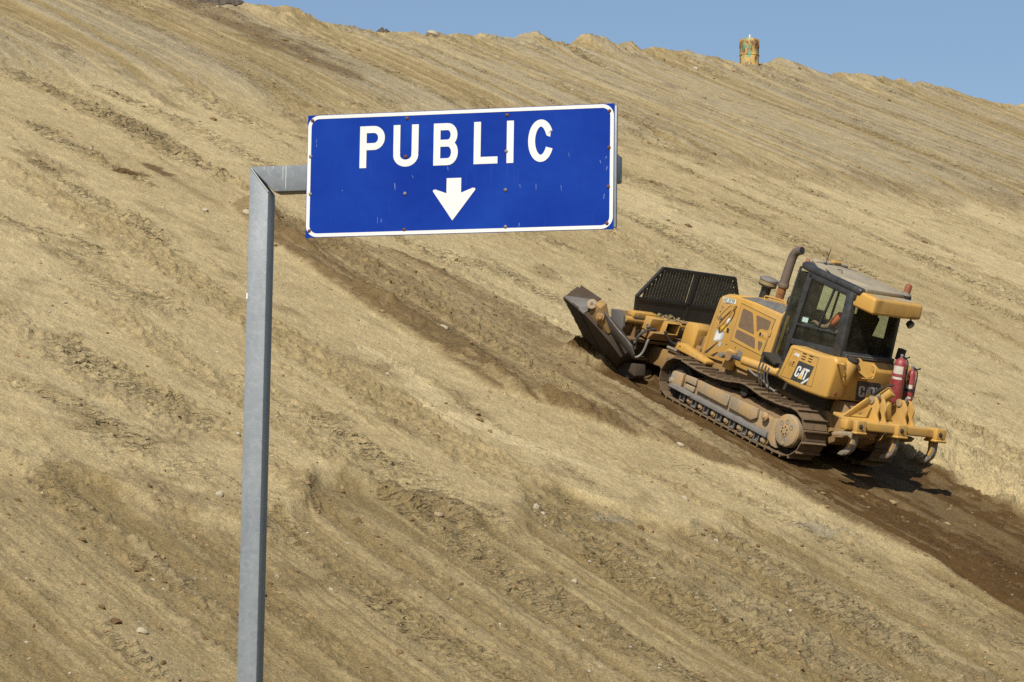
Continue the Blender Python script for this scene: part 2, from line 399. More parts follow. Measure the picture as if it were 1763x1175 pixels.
    upb = np.clip(near_line(X, Y, BENCHR, 1.0, .8) + 1.6 * rough, 0, 1) * ss(0, .3, near_line(X, Y, BENCHR, 1.3, .8))
    dk = np.zeros(X.shape)
    for pts, w in DARKS: dk = np.maximum(dk, near_line(X, Y, pts, w))
    dk = ss(.2, 1.0, dk + 1.2 * rough + .9 * f1 * (dk > 0) + .5 * s2) * (.6 + .8 * np.clip(rough + .3 * f1 + .2, 0, 1))
    moist = np.clip(np.maximum.reduce([wet * np.clip(.93 + .6 * s2 + .4 * s3 + .35 * f1, .84, 1), band * .80 * fade, .60 * gully, .8 * spots, trail * .6, upb * .26, .20 * dk]), 0, 1)
    big = fbm(X * .06, Y * .22, 3, 50)
    pale = np.clip(.80 + .75 * big + .25 * rough + (.14 + .7 * low + .8 * up) * s1 + (.14 + 1.7 * low + 1.7 * up) * s2 + (.10 + 1.8 * low + 1.6 * up) * s3 - .3 * patch, 0, 1.15) * (1 - .42 * low) * (1 - .15 * up)
    fan = ss(.35, .7, np.maximum(near_line(X, Y + .12 * f1, FAN, .27, .45), near_line(X, Y, FAN2, .13, .3)) + .25 * s2)
    pale = np.clip(pale * .78 + .55 * fan, 0, 1)
    grey = np.exp(-((X + 4.55) / .30) ** 2 - ((Y - 3.4) / .45) ** 2) + .8 * np.exp(-((X + 4.5) / .22) ** 2 - ((Y - 7.6) / .6) ** 2)
    grey = np.clip(ss(.3, .7, grey + .5 * f1) + .22 * patch * ss(.0, .3, s2 + .1) + .75 * up * ss(-.25, .25, s2 + s1), 0, 1)
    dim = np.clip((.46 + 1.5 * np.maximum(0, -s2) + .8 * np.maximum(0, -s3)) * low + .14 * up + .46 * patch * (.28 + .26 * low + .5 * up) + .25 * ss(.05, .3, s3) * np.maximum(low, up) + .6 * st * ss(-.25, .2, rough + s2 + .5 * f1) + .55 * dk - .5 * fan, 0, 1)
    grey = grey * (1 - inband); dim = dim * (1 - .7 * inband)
    prints = np.clip(st * 1.0 + .02 + .14 * patch + .34 * row + .18 * inband * (1 - trench), 0, 1)
    return n, moist, pale, grey, dim, prints

def span(x, px):
    """slope-frame Y where the row X = x meets the picture column px (nominal surface)"""
    A = O - CAM + F * x + U * .05
    k = (px - 881.5) / 4900.0
    return -(A @ RT - k * (A @ _d)) / (L @ RT - k * (L @ _d))

def make_terrain():
    xs = [-16.0]
    while xs[-1] < 68: xs.append(xs[-1] + (.028 + .0011 * max(0, xs[-1] + 11)))
    xs += [70, 73, 78, 85, 95, 110]
    X = np.array(xs)
    NC = 1020
    t = np.linspace(0, 1, NC)
    rows = []
    for x in X:
        xq = min(x, 66.0)
        yl, yr, wl_, wr_ = span(xq, -60), span(xq, 1823), span(xq, -900), span(xq, 2600)
        tl = 1 - np.linspace(0, 1, 261)[:-1] ** .8; tr_ = np.linspace(0, 1, 261)[1:] ** 1.25
        rows.append(np.concatenate([wl_ + np.array([70, 40, 22, 12, 6, 3, 1.5, .6]), yl + (wl_ - yl) * tl ** 1.0, yl + (yr - yl) * t, yr + (wr_ - yr) * tr_, wr_ - np.array([.6, 1.5, 3, 6, 12, 22, 40, 70])]))
    Y = np.array(rows); XX = np.repeat(X[:, None], Y.shape[1], 1)
    n, mo, pa, gr, di, pr = terrain(XX, Y)
    nr, nc = Y.shape
    V = np.stack([XX, Y, n], -1).reshape(-1, 3)
    idx = np.arange(nr * nc).reshape(nr, nc)
    Q = np.stack([idx[:-1, :-1], idx[:-1, 1:], idx[1:, 1:], idx[1:, :-1]], -1).reshape(-1, 4)
    Q = Q[:, ::-1]
    me = bpy.data.meshes.new('hillside')
    me.vertices.add(len(V)); me.vertices.foreach_set('co', V.astype(np.float32).ravel())
    me.loops.add(Q.size); me.loops.foreach_set('vertex_index', Q.astype(np.int32).ravel())
    me.polygons.add(len(Q)); me.polygons.foreach_set('loop_start', np.arange(0, Q.size, 4, dtype=np.int32))
    me.update(calc_edges=True)
    me.polygons.foreach_set('use_smooth', np.ones(len(Q), dtype=bool))
    a = me.color_attributes.new('soil', 'FLOAT_COLOR', 'POINT')
    C = np.stack([mo, pa, gr, di], -1).reshape(-1, 4).astype(np.float32)
    a.data.foreach_set('color', C.ravel())
    a2 = me.attributes.new('prints', 'FLOAT', 'POINT'); a2.data.foreach_set('value', pr.astype(np.float32).ravel())
    o = bpy.data.objects.new('hillside', me); COL.objects.link(o)
    o.matrix_world = SLOPE
    return o, V.reshape(nr, nc, 3), C.reshape(nr, nc, 4)

def soil():
    mt, t, p = newmat('dry_sandy_soil')
    at = N(t, 'ShaderNodeAttribute', attribute_name='soil')
    sep = N(t, 'ShaderNodeSeparateColor'); t.links.new(at.outputs['Color'], sep.inputs[0])
    oc = N(t, 'ShaderNodeTexCoord').outputs['Object']
    c = mixc(t, sep.outputs[1], (.272, .200, .092), (.462, .366, .198))
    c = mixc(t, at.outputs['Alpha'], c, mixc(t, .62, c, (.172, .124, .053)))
    g = N(t, 'ShaderNodeMath', operation='MULTIPLY', i_1=.68); t.links.new(sep.outputs[2], g.inputs[0])
    c = mixc(t, g.outputs[0], c, (.245, .208, .142))
    br = noise(t, 3, 5, .65, oc, (.5, 1.5, 1))
    bc = mixc(t, br, (.060, .0315, .0084), (.110, .060, .0182))
    c = mixc(t, sep.outputs[0], c, bc)
    st = noise(t, 1.0, 6, .62, oc, (.6, 5, 1)); iso = noise(t, 2.2, 6, .68, oc)
    c = mixc(t, 1.0, c, ramp(t, st, [(.28, .95), (.72, 1.04)]), 'MULTIPLY')
    c = mixc(t, 1.0, c, ramp(t, iso, [(.30, .84), (.70, 1.13)]), 'MULTIPLY')
    gr = noise(t, 34, 5, .75, oc)
    c = mixc(t, 1.0, c, ramp(t, gr, [(.33, .58), (.5, 1.0), (.67, 1.34)]), 'MULTIPLY')
    v = N(t, 'ShaderNodeTexVoronoi', i_Scale=9.0, i_Randomness=1.0); t.links.new(oc, v.inputs['Vector'])
    vf = N(t, 'ShaderNodeMath', operation='MULTIPLY_ADD', i_1=-1.0, i_2=1.0); t.links.new(sep.outputs[0], vf.inputs[0])
    vg = N(t, 'ShaderNodeMath', operation='MULTIPLY'); t.links.new(vf.outputs[0], vg.inputs[0]); t.links.new(ramp(t, v.outputs['Distance'], [(.06, .55), (.11, 0)]), vg.inputs[1])
    c = mixc(t, vg.outputs[0], c, (.38, .32, .22))
    c = mixc(t, 1.0, c, (.875, .885, .895), 'MULTIPLY')
    t.links.new(c, p.inputs['Base Color']); p.inputs['Roughness'].default_value = .95; p.inputs['Specular IOR Level'].default_value = .15
    ad = N(t, 'ShaderNodeMath', operation='MULTIPLY_ADD'); t.links.new(noise(t, 11, 6, .7, oc), ad.inputs[0]); ad.inputs[1].default_value = 1.6; t.links.new(gr, ad.inputs[2])
    b1 = bump(t, p, ad.outputs[0], .030, .75)
    pa = N(t, 'ShaderNodeAttribute', attribute_name='prints')
    tn = ramp(t, noise(t, 1.0, 4, .55, oc, (12, 3.0, 1)), [(.53, 1), (.61, 0)])
    mk = ramp(t, noise(t, .55, 3, .6, oc), [(.36, .0), (.60, 1)])
    mm = N(t, 'ShaderNodeMath', operation='MULTIPLY'); t.links.new(pa.outputs['Fac'], mm.inputs[0]); t.links.new(mk, mm.inputs[1])
    iv = N(t, 'ShaderNodeMath', operation='SUBTRACT', i_1=1.0); t.links.new(tn, iv.inputs[0])
    hh = N(t, 'ShaderNodeMath', operation='MULTIPLY'); t.links.new(iv.outputs[0], hh.inputs[0]); t.links.new(mm.outputs[0], hh.inputs[1])
    b2 = N(t, 'ShaderNodeBump', i_Strength=1.0, i_Distance=.09); t.links.new(hh.outputs[0], b2.inputs['Height']); t.links.new(b1.outputs[0], b2.inputs['Normal'])
    t.links.new(b2.outputs[0], p.inputs['Normal'])
    return mt
SOIL = soil()
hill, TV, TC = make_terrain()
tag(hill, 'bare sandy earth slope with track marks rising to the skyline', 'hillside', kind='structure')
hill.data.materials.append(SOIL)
g = MB(); g.box(-700, 700, -300, 1200, -1.0, 0.0)
yard = g.build('ground', SOIL); tag(yard, 'flat bare earth yard at the foot of the slope', 'ground', kind='structure')

# ------------------------------------------------------------------ loose stones and clods on the slope
def rock_mesh(n, rad, seed, sub=1):
    bm = bmesh.new(); bmesh.ops.create_icosphere(bm, subdivisions=sub, radius=1)
    rg = np.random.RandomState(int(abs(seed)*10)%9999); k = rg.normal(size=(6, 3)); ph = rg.uniform(0, 6, 6)
    out = []
    for v in bm.verts:
        c = np.array(v.co); out.append(c * (1 + .22 * np.sum(np.sin(k @ c * 2.3 + ph)) / 2))
    fs = [tuple(x.index for x in f.verts) for f in bm.faces]; bm.free()
    return np.array(out), fs

def scatter(name, count, seed, pick, size, mats, label, cat, sub=1):
    rg = np.random.RandomState(seed)
    nr, nc, _ = TV.shape
    protos = [rock_mesh(0, 1, seed + k, sub) for k in range(6)]
    Vs, Fs, Cs, off = [], [], [], 0; made = 0
    while made < count:
        i, j = rg.randint(5, nr - 8), rg.randint(150, nc - 150)
        w = pick(TC[i, j], TV[i, j])
        if rg.rand() > w: continue
        pos = TV[i, j]
        if -2.3 < pos[0] < 4.2 and -1.8 < pos[1] < 1.8: continue
        vs, fs = protos[rg.randint(6)]
        r = size(rg) * (1 + max(0, pos[0]) * .012)
        sc = r * np.array([rg.uniform(.7, 1.3), rg.uniform(.7, 1.3), rg.uniform(.45, .85)])
        a = rg.uniform(0, 6.28); ca, sa = math.cos(a), math.sin(a)
        q = vs * sc; q = np.stack([q[:, 0] * ca - q[:, 1] * sa, q[:, 0] * sa + q[:, 1] * ca, q[:, 2]], -1) + pos + [0, 0, sc[2] * .12]
        Vs.append(q); Fs += [tuple(x + off for x in f) for f in fs]; off += len(vs)
        Cs.append(np.repeat(rg.rand(1, 4), len(vs), 0)); made += 1
    V = np.concatenate(Vs)
    me = bpy.data.meshes.new(name); me.from_pydata(V.tolist(), [], Fs)
    a = me.color_attributes.new('tone', 'FLOAT_COLOR', 'POINT'); a.data.foreach_set('color', np.concatenate(Cs).astype(np.float32).ravel())
    me.materials.append(mats)
    o = bpy.data.objects.new(name, me); COL.objects.link(o); o.matrix_world = SLOPE
    return tag(o, label, cat, kind='stuff')

def stonemat(name, stops):
    mt, t, p = newmat(name)
    at = N(t, 'ShaderNodeAttribute', attribute_name='tone'); sep = N(t, 'ShaderNodeSeparateColor'); t.links.new(at.outputs['Color'], sep.inputs[0])
    c = ramp(t, sep.outputs[0], stops)
    c = mixc(t, 1.0, c, ramp(t, noise(t, 40, 4, .6), [(.3, .68), (.7, 1.04)]), 'MULTIPLY')
    t.links.new(c, p.inputs['Base Color']); p.inputs['Roughness'].default_value = .9; p.inputs['Specular IOR Level'].default_value = .2
    return mt
STONE = stonemat('mixed_pebble_stone', [(.0, (.16, .14, .10)), (.35, (.24, .19, .12)), (.75, (.29, .24, .16)), (.97, (.38, .34, .26))])
CLOD = stonemat('dry_clod_soil', [(.0, (.11, .068, .028)), (.5, (.195, .13, .06)), (1.0, (.27, .19, .095))])
scatter('gravel', 4600, 3, lambda c, v: (.35 + .5 * c[3] + .4 * c[2]) * (1 - .85 * c[0]), lambda rg: min(.05, .009 + .006 * rg.exponential()), STONE, 'small pale and grey stones strewn all over the slope', 'gravel')
scatter('soil_clods', 6500, 5, lambda c, v: (.05 + .6 * max(0, c[3] - .35)) if c[0] < .15 else (.75 if c[0] < .75 else .12), lambda rg: min(.08, .011 + .010 * rg.exponential()), CLOD, 'crumbly earth clods lying along the track ruts', 'earth clods')

def ground_n(x, y):
    return float(terrain(np.array([[x]]), np.array([[y]]))[0][0, 0])
def stone(x, y, r, label, mat_tone, seed, flat=.7, name='stone', cat='stone', lift=.3):
    vs, fs = rock_mesh(0, 1, seed, 2)
    b = MB(); sc = np.array([r * 1.15, r, r * flat])
    b.add([tuple(v * sc) for v in vs], fs)
    o = b.build(name, mat_tone, angle=60)
    p = O + M3 @ np.array([x, y, ground_n(x, y) + r * flat * lift]); o.location = p; o.rotation_euler = (SLOPE.to_3x3() @ Matrix.Rotation(seed, 3, 'Z')).to_euler()
    return tag(o, label, cat)
PALE = paint('pale_limestone', (.42, .36, .25), .9, (.34, .27, .17), .5, scale=9, bumpd=.01)
TANST = paint('tan_stone', (.36, .27, .16), .9, (.24, .17, .09), .6, scale=9, bumpd=.01)
DKST = paint('dark_asphalt_rubble', (.075, .060, .045), .9, (.13, .10, .07), .5, scale=9, bumpd=.01)
G = 'loose stones on the slope'
for (x, y, r, lab, mt_, fl) in [
    (42.15, -23.8, .20, 'pale rounded boulder showing on the skyline left of the barrel', PALE, .75),
    (47.9, -41.3, .14, 'pale flat stone high on the upper face just below the rusty barrel', PALE, .6),
    (40.7, -32.9, .10, 'small tan stone on the streaked upper face right of the sign top', TANST, .6),
    (18.4, -16.1, .085, 'tan stone on the middle slope between the sign and the exhaust pipe', TANST, .7),
    (16.2, -16.3, .08, 'brown stone lying just above the tip of the exhaust pipe', TANST, .6),
    (-4.85, 14.6, .055, 'pale round pebble just left of the grey post on the lower slope', PALE, .8),
    (-4.8, 11.0, .06, 'flat grey-tan stone on the dark lip right of the post', TANST, .5),
    (-7.0, 10.36, .05, 'small white stone on the raked lower slope below the pale sand fan', PALE, .7),
    (-3.6, 5.35, .05, 'pale split stone on the bank below the crawler track', PALE, .7),
    (-1.2, 3.35, .06, 'pale stone in the rut beside the crawler track', PALE, .6),
    (4.15, 4.25, .075, 'pale flat stone on the edge of the fresh brown track', PALE, .5),
    (10.85, 4.05, .085, 'pale stone in the dark soil just right of the post', PALE, .6),
    (10.9, 4.95, .06, 'white stone on the pale ground left of the post', PALE, .6),
    (-9.15, 18.3, .055, 'pale lumpy stone low on the slope at the bottom left', PALE, .7)]:
    stone(x, y, r, lab, mt_, int(abs(x * 3 + y) * 7), fl)

# rubble heap and dark debris on the crest
def rubble(cx, cy, sx, sy, h, label, seed):
    k = 46; g_ = np.linspace(-1, 1, k); A, B_ = np.meshgrid(g_, g_, indexing='ij')
    r = np.hypot(A, B_); X, Y = A * sx, B_ * sy
    z = np.clip(1 - r ** 2, 0, 1) ** .6 * h * (.35 + 1.6 * np.maximum(0, vn(X * 6 + seed, Y * 6, seed)) + 1.2 * np.maximum(0, vn(X * 11, Y * 11, seed + 1))) + .02
    z = np.where(r > 1, -.15, z)
    g0 = ground_n(cx, cy); gn = terrain(X + cx, Y + cy)[0] - g0
    V = np.stack([X, Y, gn + z], -1).reshape(-1, 3).tolist(); b = MB()
    b.add(V, [(i * k + j, (i + 1) * k + j, (i + 1) * k + j + 1, i * k + j + 1) for i in range(k - 1) for j in range(k - 1)])
    o = b.build('rubble_heap', DKST, angle=20)
    o.location = O + M3 @ np.array([cx, cy, g0]); o.rotation_euler = SLOPE.to_euler()
    return tag(o, label, 'rubble')
rubble(39.3, -13.2, .6, .95, .17, 'heap of dark broken rubble on the crest at the top left', 2)
rubble(40.7, -20.3, .3, .6, .10, 'few dark scraps of debris on the crest above the sign', 4)

# ------------------------------------------------------------------ rusty barrel on the skyline
def barrel():
    c = O + M3 @ np.array([54.6, -50.6, 0.0])
    t = empty('barrel', None, Vector(c)); t.rotation_euler = (0, 0, .6)
    tag(t, 'rusty yellow steel drum with green flakes standing on the skyline', 'barrel')
    mt, tr, p = newmat('rusty_flaking_yellow_paint')
    n1 = noise(tr, 2.6, 6, .7, mapscale=(1.6, 1.6, .75)); n2 = noise(tr, 5, 5, .7, mapscale=(1, 1, .8)); n3 = noise(tr, 26, 3, .6)
    c1 = mixc(tr, ramp(tr, n1, [(.47, 0), (.56, 1)]), (.40, .255, .075), (.10, .04, .018))
    c1 = mixc(tr, ramp(tr, n2, [(.56, 0), (.60, 1)]), c1, (.10, .27, .17))
    c1 = mixc(tr, ramp(tr, n3, [(.66, 0), (.72, .9)]), c1, (.07, .03, .02))
    tr.links.new(c1, p.inputs['Base Color']); p.inputs['Roughness'].default_value = .8; bump(tr, p, n1, .02)
    r = .42; b = MB()
    b.lathe((0, 0, -.7), (0, 0, 1), [(0, r - .012), (.98, r - .012), (1.0, r + .008), (1.03, r + .008), (1.05, r - .01), (1.32, r - .01), (1.34, r + .004), (1.66, r + .004), (1.70, r - .01), (1.715, r - .05), (1.69, r - .08), (1.68, .06)], 40)
    b.build('drum', mt, t)
    k = MB(); k.lathe((0.02, 0, .98), (0, 0, 1), [(0, .03), (.10, .03)], 12)
    k2 = MB(); k2.lathe((0.02, 0, 1.075), (0, 0, 1), [(0, .038), (.15, .038), (.16, .02)], 12)
    k.build('vent_pipe', DARK, t); k2.build('vent_cap', WHT, t)
barrel()

# ------------------------------------------------------------------ PUBLIC sign on its post
TH = R(15.32)
E1 = Vector((math.cos(TH), -math.sin(TH), 0)); NN = Vector((-math.sin(TH), -math.cos(TH), 0))
SC = Vector((-0.321, 15.98, 2.888 + 1.7))
SW, SH = 1.823, .717
def road_sign():
    base = SC + E1 * (-1.217) - NN * .095; base.z = 0
    root = empty('road_sign', None, base)
    root.matrix_world = Matrix(((E1.x, NN.x, 0, base.x), (E1.y, NN.y, 0, base.y), (0, 0, 1, base.z), (0, 0, 0, 1)))
    tag(root, 'blue PUBLIC sign with white down arrow hung from a grey steel post', 'sign')
    # local frame: x along the sign, y out of its face, z up
    cx, cz, fy = 1.217, SC.z, .095           # panel centre, face plane y
    q = lambda u, v: (cx - SW / 2 + u * SW, cz + SH / 2 - v * SH)
    pa = MB(); pa.box(cx - SW / 2, cx + SW / 2, fy - .004, fy, cz - SH / 2, cz + SH / 2)
    panel = pa.build('sign_panel', SBLUE, root)
    def plate(name, polys, y0=.0, th=.0022, mat=SWHT, par=panel):
        b = MB()
        for poly in polys: b.prism(poly, 1, fy + y0, fy + y0 + th)
        return b.build(name, mat, par, angle=30)
    # border: rounded frame
    def rr(x0, x1, z0, z1, r, n=10):
        out = []
        for (ax, az, a0) in ((x1 - r, z1 - r, 0), (x0 + r, z1 - r, 90), (x0 + r, z0 + r, 180), (x1 - r, z0 + r, 270)):
            out += [(ax + r * math.cos(R(a0 + 90 * k / n)), az + r * math.sin(R(a0 + 90 * k / n))) for k in range(n + 1)]
        return out
    a = rr(cx - SW / 2 + .003, cx + SW / 2 - .003, cz - SH / 2 + .003, cz + SH / 2 - .003, .068)
    c = rr(cx - SW / 2 + .0235, cx + SW / 2 - .0235, cz - SH / 2 + .0235, cz + SH / 2 - .0235, .048)
    b = MB(); n = len(a)
    b.ring([[(p[0], fy - .0005, p[1]) for p in a], [(p[0], fy + .002, p[1]) for p in a], [(p[0], fy + .002, p[1]) for p in c], [(p[0], fy - .0005, p[1]) for p in c]], cap=False, close=True)
    b.build('border', SWHT, panel, angle=30)
    # letters from strokes; unit box u 0..1 wide, v 0..1 high
    def letter(u0, u1, paths):
        x0, z1 = q(u0, .107); x1, z0 = q(u1, .447); w, h = x1 - x0, z1 - z0; t = .0405
        bb = MB()
        for k, path in enumerate(paths):
            pts = [Vector((x0 + t / 2 + px * (w - t), 0, z0 + t / 2 + pz * (h - t))) if not ext else Vector((x0 + t / 2 + px * (w - t), 0, z0 + pz * h)) for px, pz, ext in path]
            Ls, Rs = [], []
            for i, p in enumerate(pts):
                d = (pts[min(i + 1, len(pts) - 1)] - pts[max(i - 1, 0)]).normalized()
                nrm = Vector((-d.z, 0, d.x)) * (t / 2); Ls.append(p + nrm); Rs.append(p - nrm)
            yy = fy + .002 + .0004 * k
            for i in range(len(pts) - 1):
                bb.add([(v.x, yy, v.z) for v in (Ls[i], Ls[i + 1], Rs[i + 1], Rs[i])] + [(v.x, fy - .0005, v.z) for v in (Ls[i], Ls[i + 1], Rs[i + 1], Rs[i])],
                       [(0, 1, 2, 3), (4, 5, 1, 0), (3, 2, 6, 7)] + ([(0, 3, 7, 4)] if i == 0 else []) + ([(1, 5, 6, 2)] if i == len(pts) - 2 else []))
        return bb.build('letter', SWHT, panel, angle=20)
    arc = lambda cx_, cz_, rx, rz, a0, a1, n=14: [(cx_ + rx * math.cos(R(a0 + (a1 - a0) * k / n)), cz_ + rz * math.sin(R(a0 + (a1 - a0) * k / n)), 0) for k in range(n + 1)]
    stem = [(0, 0, 1), (0, 1, 1)]
    letter(.1755, .2580, [stem, [(0, 1, 0)] + arc(.58, .755, .42, .245, 90, -90) + [(0, .51, 0)]])
    letter(.2865, .3690, [[(0, 1, 1), (0, .36, 0)] + arc(.5, .24, .5, .24, 170, 370)[0:] + [(1, .36, 0), (1, 1, 1)]])
    letter(.4186, .4985, [stem, [(0, 1, 0)] + arc(.60, .765, .36, .235, 90, -90) + [(0, .53, 0)], [(0, .53, 0)] + arc(.62, .265, .38, .265, 90, -90) + [(0, 0, 0)]])
    letter(.5500, .6265, [stem, [(0, 0, 0), (1.22, 0, 0)]])
    letter(.6565, .6790, [stem])
    letter(.7255, .8070, [[(1.02, .70, 0), (.98, .80, 0)][:1] + arc(.5, .5, .5, .5, 24, 336, 40)])
    # arrow
    A = [q(.4635, .5525), q(.5110, .5525), q(.5110, .672), q(.5480, .636), q(.5555, .637), q(.5575, .650), q(.4840, .8935), q(.4190, .655), q(.4205, .643), q(.4280, .641), q(.4635, .674)]
    plate('arrow', [A])
    # fixing bolts, some rusty
    rust = paint('rusty_bolt', (.16, .07, .04), .8, (.08, .03, .02), .7, scale=60)
    for u, v, w in ((.016, .045, 0), (.012, .337, 1), (.014, .645, 1), (.013, .945, 0), (.3295, .055, 0), (.3280, .365, 0), (.3275, .665, 1), (.3275, .955, 0), (.6565, .06, 0), (.6555, .352, 1), (.6545, .662, 1), (.6565, .957, 1), (.9845, .06, 0), (.9840, .352, 0), (.9830, .662, 0), (.9800, .953, 0)):
        x, z = q(u, v); b = MB(); b.lathe((x, fy + .001, z), (0, 1, 0), [(0, .0105), (.003, .0105), (.0075, .006), (.0085, .001)], 10)
        b.build('bolt', GREYB if w else rust, panel)
    # pale scratches in the sheeting
    rg = np.random.RandomState(12); scm = paint('scratched_sheeting', (.22, .30, .50), .6, (.4, .42, .5), .3, scale=20)
    for u, v, l in ((.832, .64, .045), (.752, .62, .05), (.855, .38, .035), (.978, .5, .03), (.975, .42, .02), (.36, .3, .05), (.292, .58, .05), (.238, .85, .05), (.25, .865, .03), (.70, .93, .03), (.97, .72, .04), (.03, .20, .03), (.03, .24, .02), (.465, .46, .03), (.70, .62, .03), (.12, .62, .01), (.35, .52, .02), (.955, .45, .025)):
        x, z = q(u, v); w = rg.uniform(.0012, .003); s_ = rg.uniform(-.004, .006)
        sc = MB(); sc.prism([(x, z), (x + w, z), (x + w * .6 + s_, z - l * .7), (x + s_, z - l * .72)], 1, fy - .0002, fy + .0006); sc.build('scratch', scm, panel)
    # frame behind: two uprights, horizontal arm, post
    ar = MB(); ar.prism([(-.06 + .153, cz - .076), (cx + SW / 2 + .012, cz - .076), (cx + SW / 2 + .012, cz + .078), (-.06, cz + .078)], 1, -.06, .06)
    ar.build('arm', GALV, root, bevel=.008)
    po = MB(); po.prism([(-.06, -.3), (.06, -.3), (.06, cz - .0763), (-.0603, cz + .0777)], 1, -.0602, .0598)
    po.build('post', GALV, root, bevel=.008)
    wl = MB(); wl.tube([(-.052, .0605, cz + .069), (.058, .0605, cz - .075)], .0045, 6); wl.build('weld_seam', paint('pale_weld', (.42, .42, .38), .6, (.3, .3, .3), .3), root)
    for x in (cx - SW / 2 + .05, cx - .30, cx + .30, cx + SW / 2 - .012):
        u_ = MB(); u_.box(x - .025, x + .025, .0625, .089, cz - SH / 2 + .012, cz + SH / 2 - .012); u_.build('mounting_rail', GALV, root, bevel=.003)
    drm = paint('lime_drip', (.55, .56, .52), .7, (.4, .4, .4), .4)
    for x, l, w in ((.028, .022, .004), (.085, .02, .004), (.145, .085, .004), (.163, .14, .005), (.055, .05, .0012)):
        dr = MB(); dr.prism([(x, cz + .077), (x + w, cz + .077), (x + w * .7, cz + .077 - l), (x + w * .2, cz + .077 - l)], 1, .0598, .0606); dr.build('lime_drip', drm, root)
    sk = MB(); sk.box(-.0608, -.052, -.02, .0604, cz - .70, cz - .665); sk.build('white_tape', WHT, root)
road_sign()

# ------------------------------------------------------------------ bulldozer (X forward, Y to its left, Z up)
doz = empty('bulldozer'); doz.matrix_world = SLOPE
tag(doz, 'yellow crawler bulldozer with black debris rack climbing the brown track', 'bulldozer')
def copy_part(o, parent, mat=None):
    c = o.copy(); COL.objects.link(c); c.parent = parent
    if mat is not None: c.matrix_local = mat
    return c
def text_mesh(body, size, bold=0, xs=1.0):
    cu = bpy.data.curves.new('txt', 'FONT'); cu.body = body; cu.size = size; cu.offset = bold; cu.resolution_u = 3
    ob = bpy.data.objects.new('txt', cu); me = bpy.data.meshes.new_from_object(ob)
    vs = [(v.co.x * xs, v.co.y) for v in me.vertices]; fs = [tuple(p.vertices) for p in me.polygons]
    bpy.data.objects.remove(ob); return vs, fs
def decal_text(body, size, origin, right, up, out, mat, name, parent, bold=0, xs=1.0, lift=.003):
    vs, fs = text_mesh(body, size, bold, xs); o_, r_, u_, n_ = map(Vector, (origin, right, up, out))
    b = MB(); b.add([tuple(o_ + r_ * x + u_ * y + n_ * lift) for x, y in vs], fs)
    return b.build(name, mat, parent)
def flat(name, pts3, mat, parent):
    b = MB(); b.add(pts3, [tuple(range(len(pts3)))]); return b.build(name, mat, parent)
def panelY(name, poly, y, th, mat, parent, bevel=0):
    b = MB(); b.prism(poly, 1, y, y + th); return b.build(name, mat, parent, bevel=bevel)

# ---- tracks
def track_path():
    pts = []
    sx, sz, sr = -1.27, .52, .385
    ix, iz, ir = 1.58, .42, .335
    for k in range(13):                                   # round the sprocket: top -> rear -> bottom
        a = R(88 + 180 * k / 12); pts.append((sx + sr * math.cos(a), sz + sr * math.sin(a)))
    pts += [(-.6, .105), (.4, .095), (1.2, .085)]
    for k in range(13):                                   # round the idler: bottom -> front -> top
        a = R(-90 + 180 * k / 12); pts.append((ix + ir * math.cos(a), iz + ir * math.sin(a)))
    pts += [(1.15, .725), (.75, .735), (.35, .80), (.05, .885), (-.15, .885), (-.5, .845), (-.9, .86)]
    return pts
def resample(pts, n):
    P = [Vector((x, 0, z)) for x, z in pts]; P.append(P[0])
    Ls = [0]
    for a, b in zip(P[:-1], P[1:]): Ls.append(Ls[-1] + (b - a).length)
    out = []
    for k in range(n):
        s_ = Ls[-1] * k / n; i = max(j for j in range(len(Ls)) if Ls[j] <= s_ + 1e-9); i = min(i, len(P) - 2)
        t = (s_ - Ls[i]) / (Ls[i + 1] - Ls[i]); out.append(P[i].lerp(P[i + 1], t))
    return out, Ls[-1]
TPTS = track_path()
NSH = 44
def one_track(yc, side):
    tr = empty('track', doz)
    P, length = resample(TPTS, NSH); pitch_ = length / NSH
    ch = MB()
    proto = None
    for i, p in enumerate(P):
        t = (P[(i + 1) % NSH] - P[i - 1]).normalized()
        nrm = Vector((t.z, 0, -t.x))                      # outward for this winding
        cen = Vector((p.x, yc, p.z))
        mat = Matrix(((t.x, 0, nrm.x, cen.x), (0, 1, 0, cen.y), (t.z, 0, nrm.z, cen.z), (0, 0, 0, 1)))
        if proto is None:
            b = MB(); h = pitch_ * .485
            b.prism([(-h, 0), (h, 0), (h + .006, -.012), (h, .016), (-h + .03, .02), (-h + .026, .062), (-h + .004, .062), (-h - .004, .02)], 1, -.28, .28)
            proto = b.build('track_shoe', SHOE, tr, bevel=.004, seg=1)
            proto.matrix_local = mat
        else: copy_part(proto, tr, mat)
        for dy in (-.075, .075):                          # chain links
            for sx_ in (-1, 1):
                c0 = [(-h * .98, -.085), (h * .98, -.085), (h * .98, -.004), (-h * .98, -.004)]
            b2 = MB(); b2.prism(c0, 1, dy - .022, dy + .022); ch.add([tuple(mat @ Vector(v)) for v in b2.v], b2.f)
        b2 = MB(); b2.lathe((h, -.12, -.045), (0, 1, 0), [(0, .03), (.24, .03)], 8); ch.add([tuple(mat @ Vector(v)) for v in b2.v], b2.f)
    ch.build('chain', DARK, tr)
    return tr
one_track(.885, 1); one_track(-.885, -1)

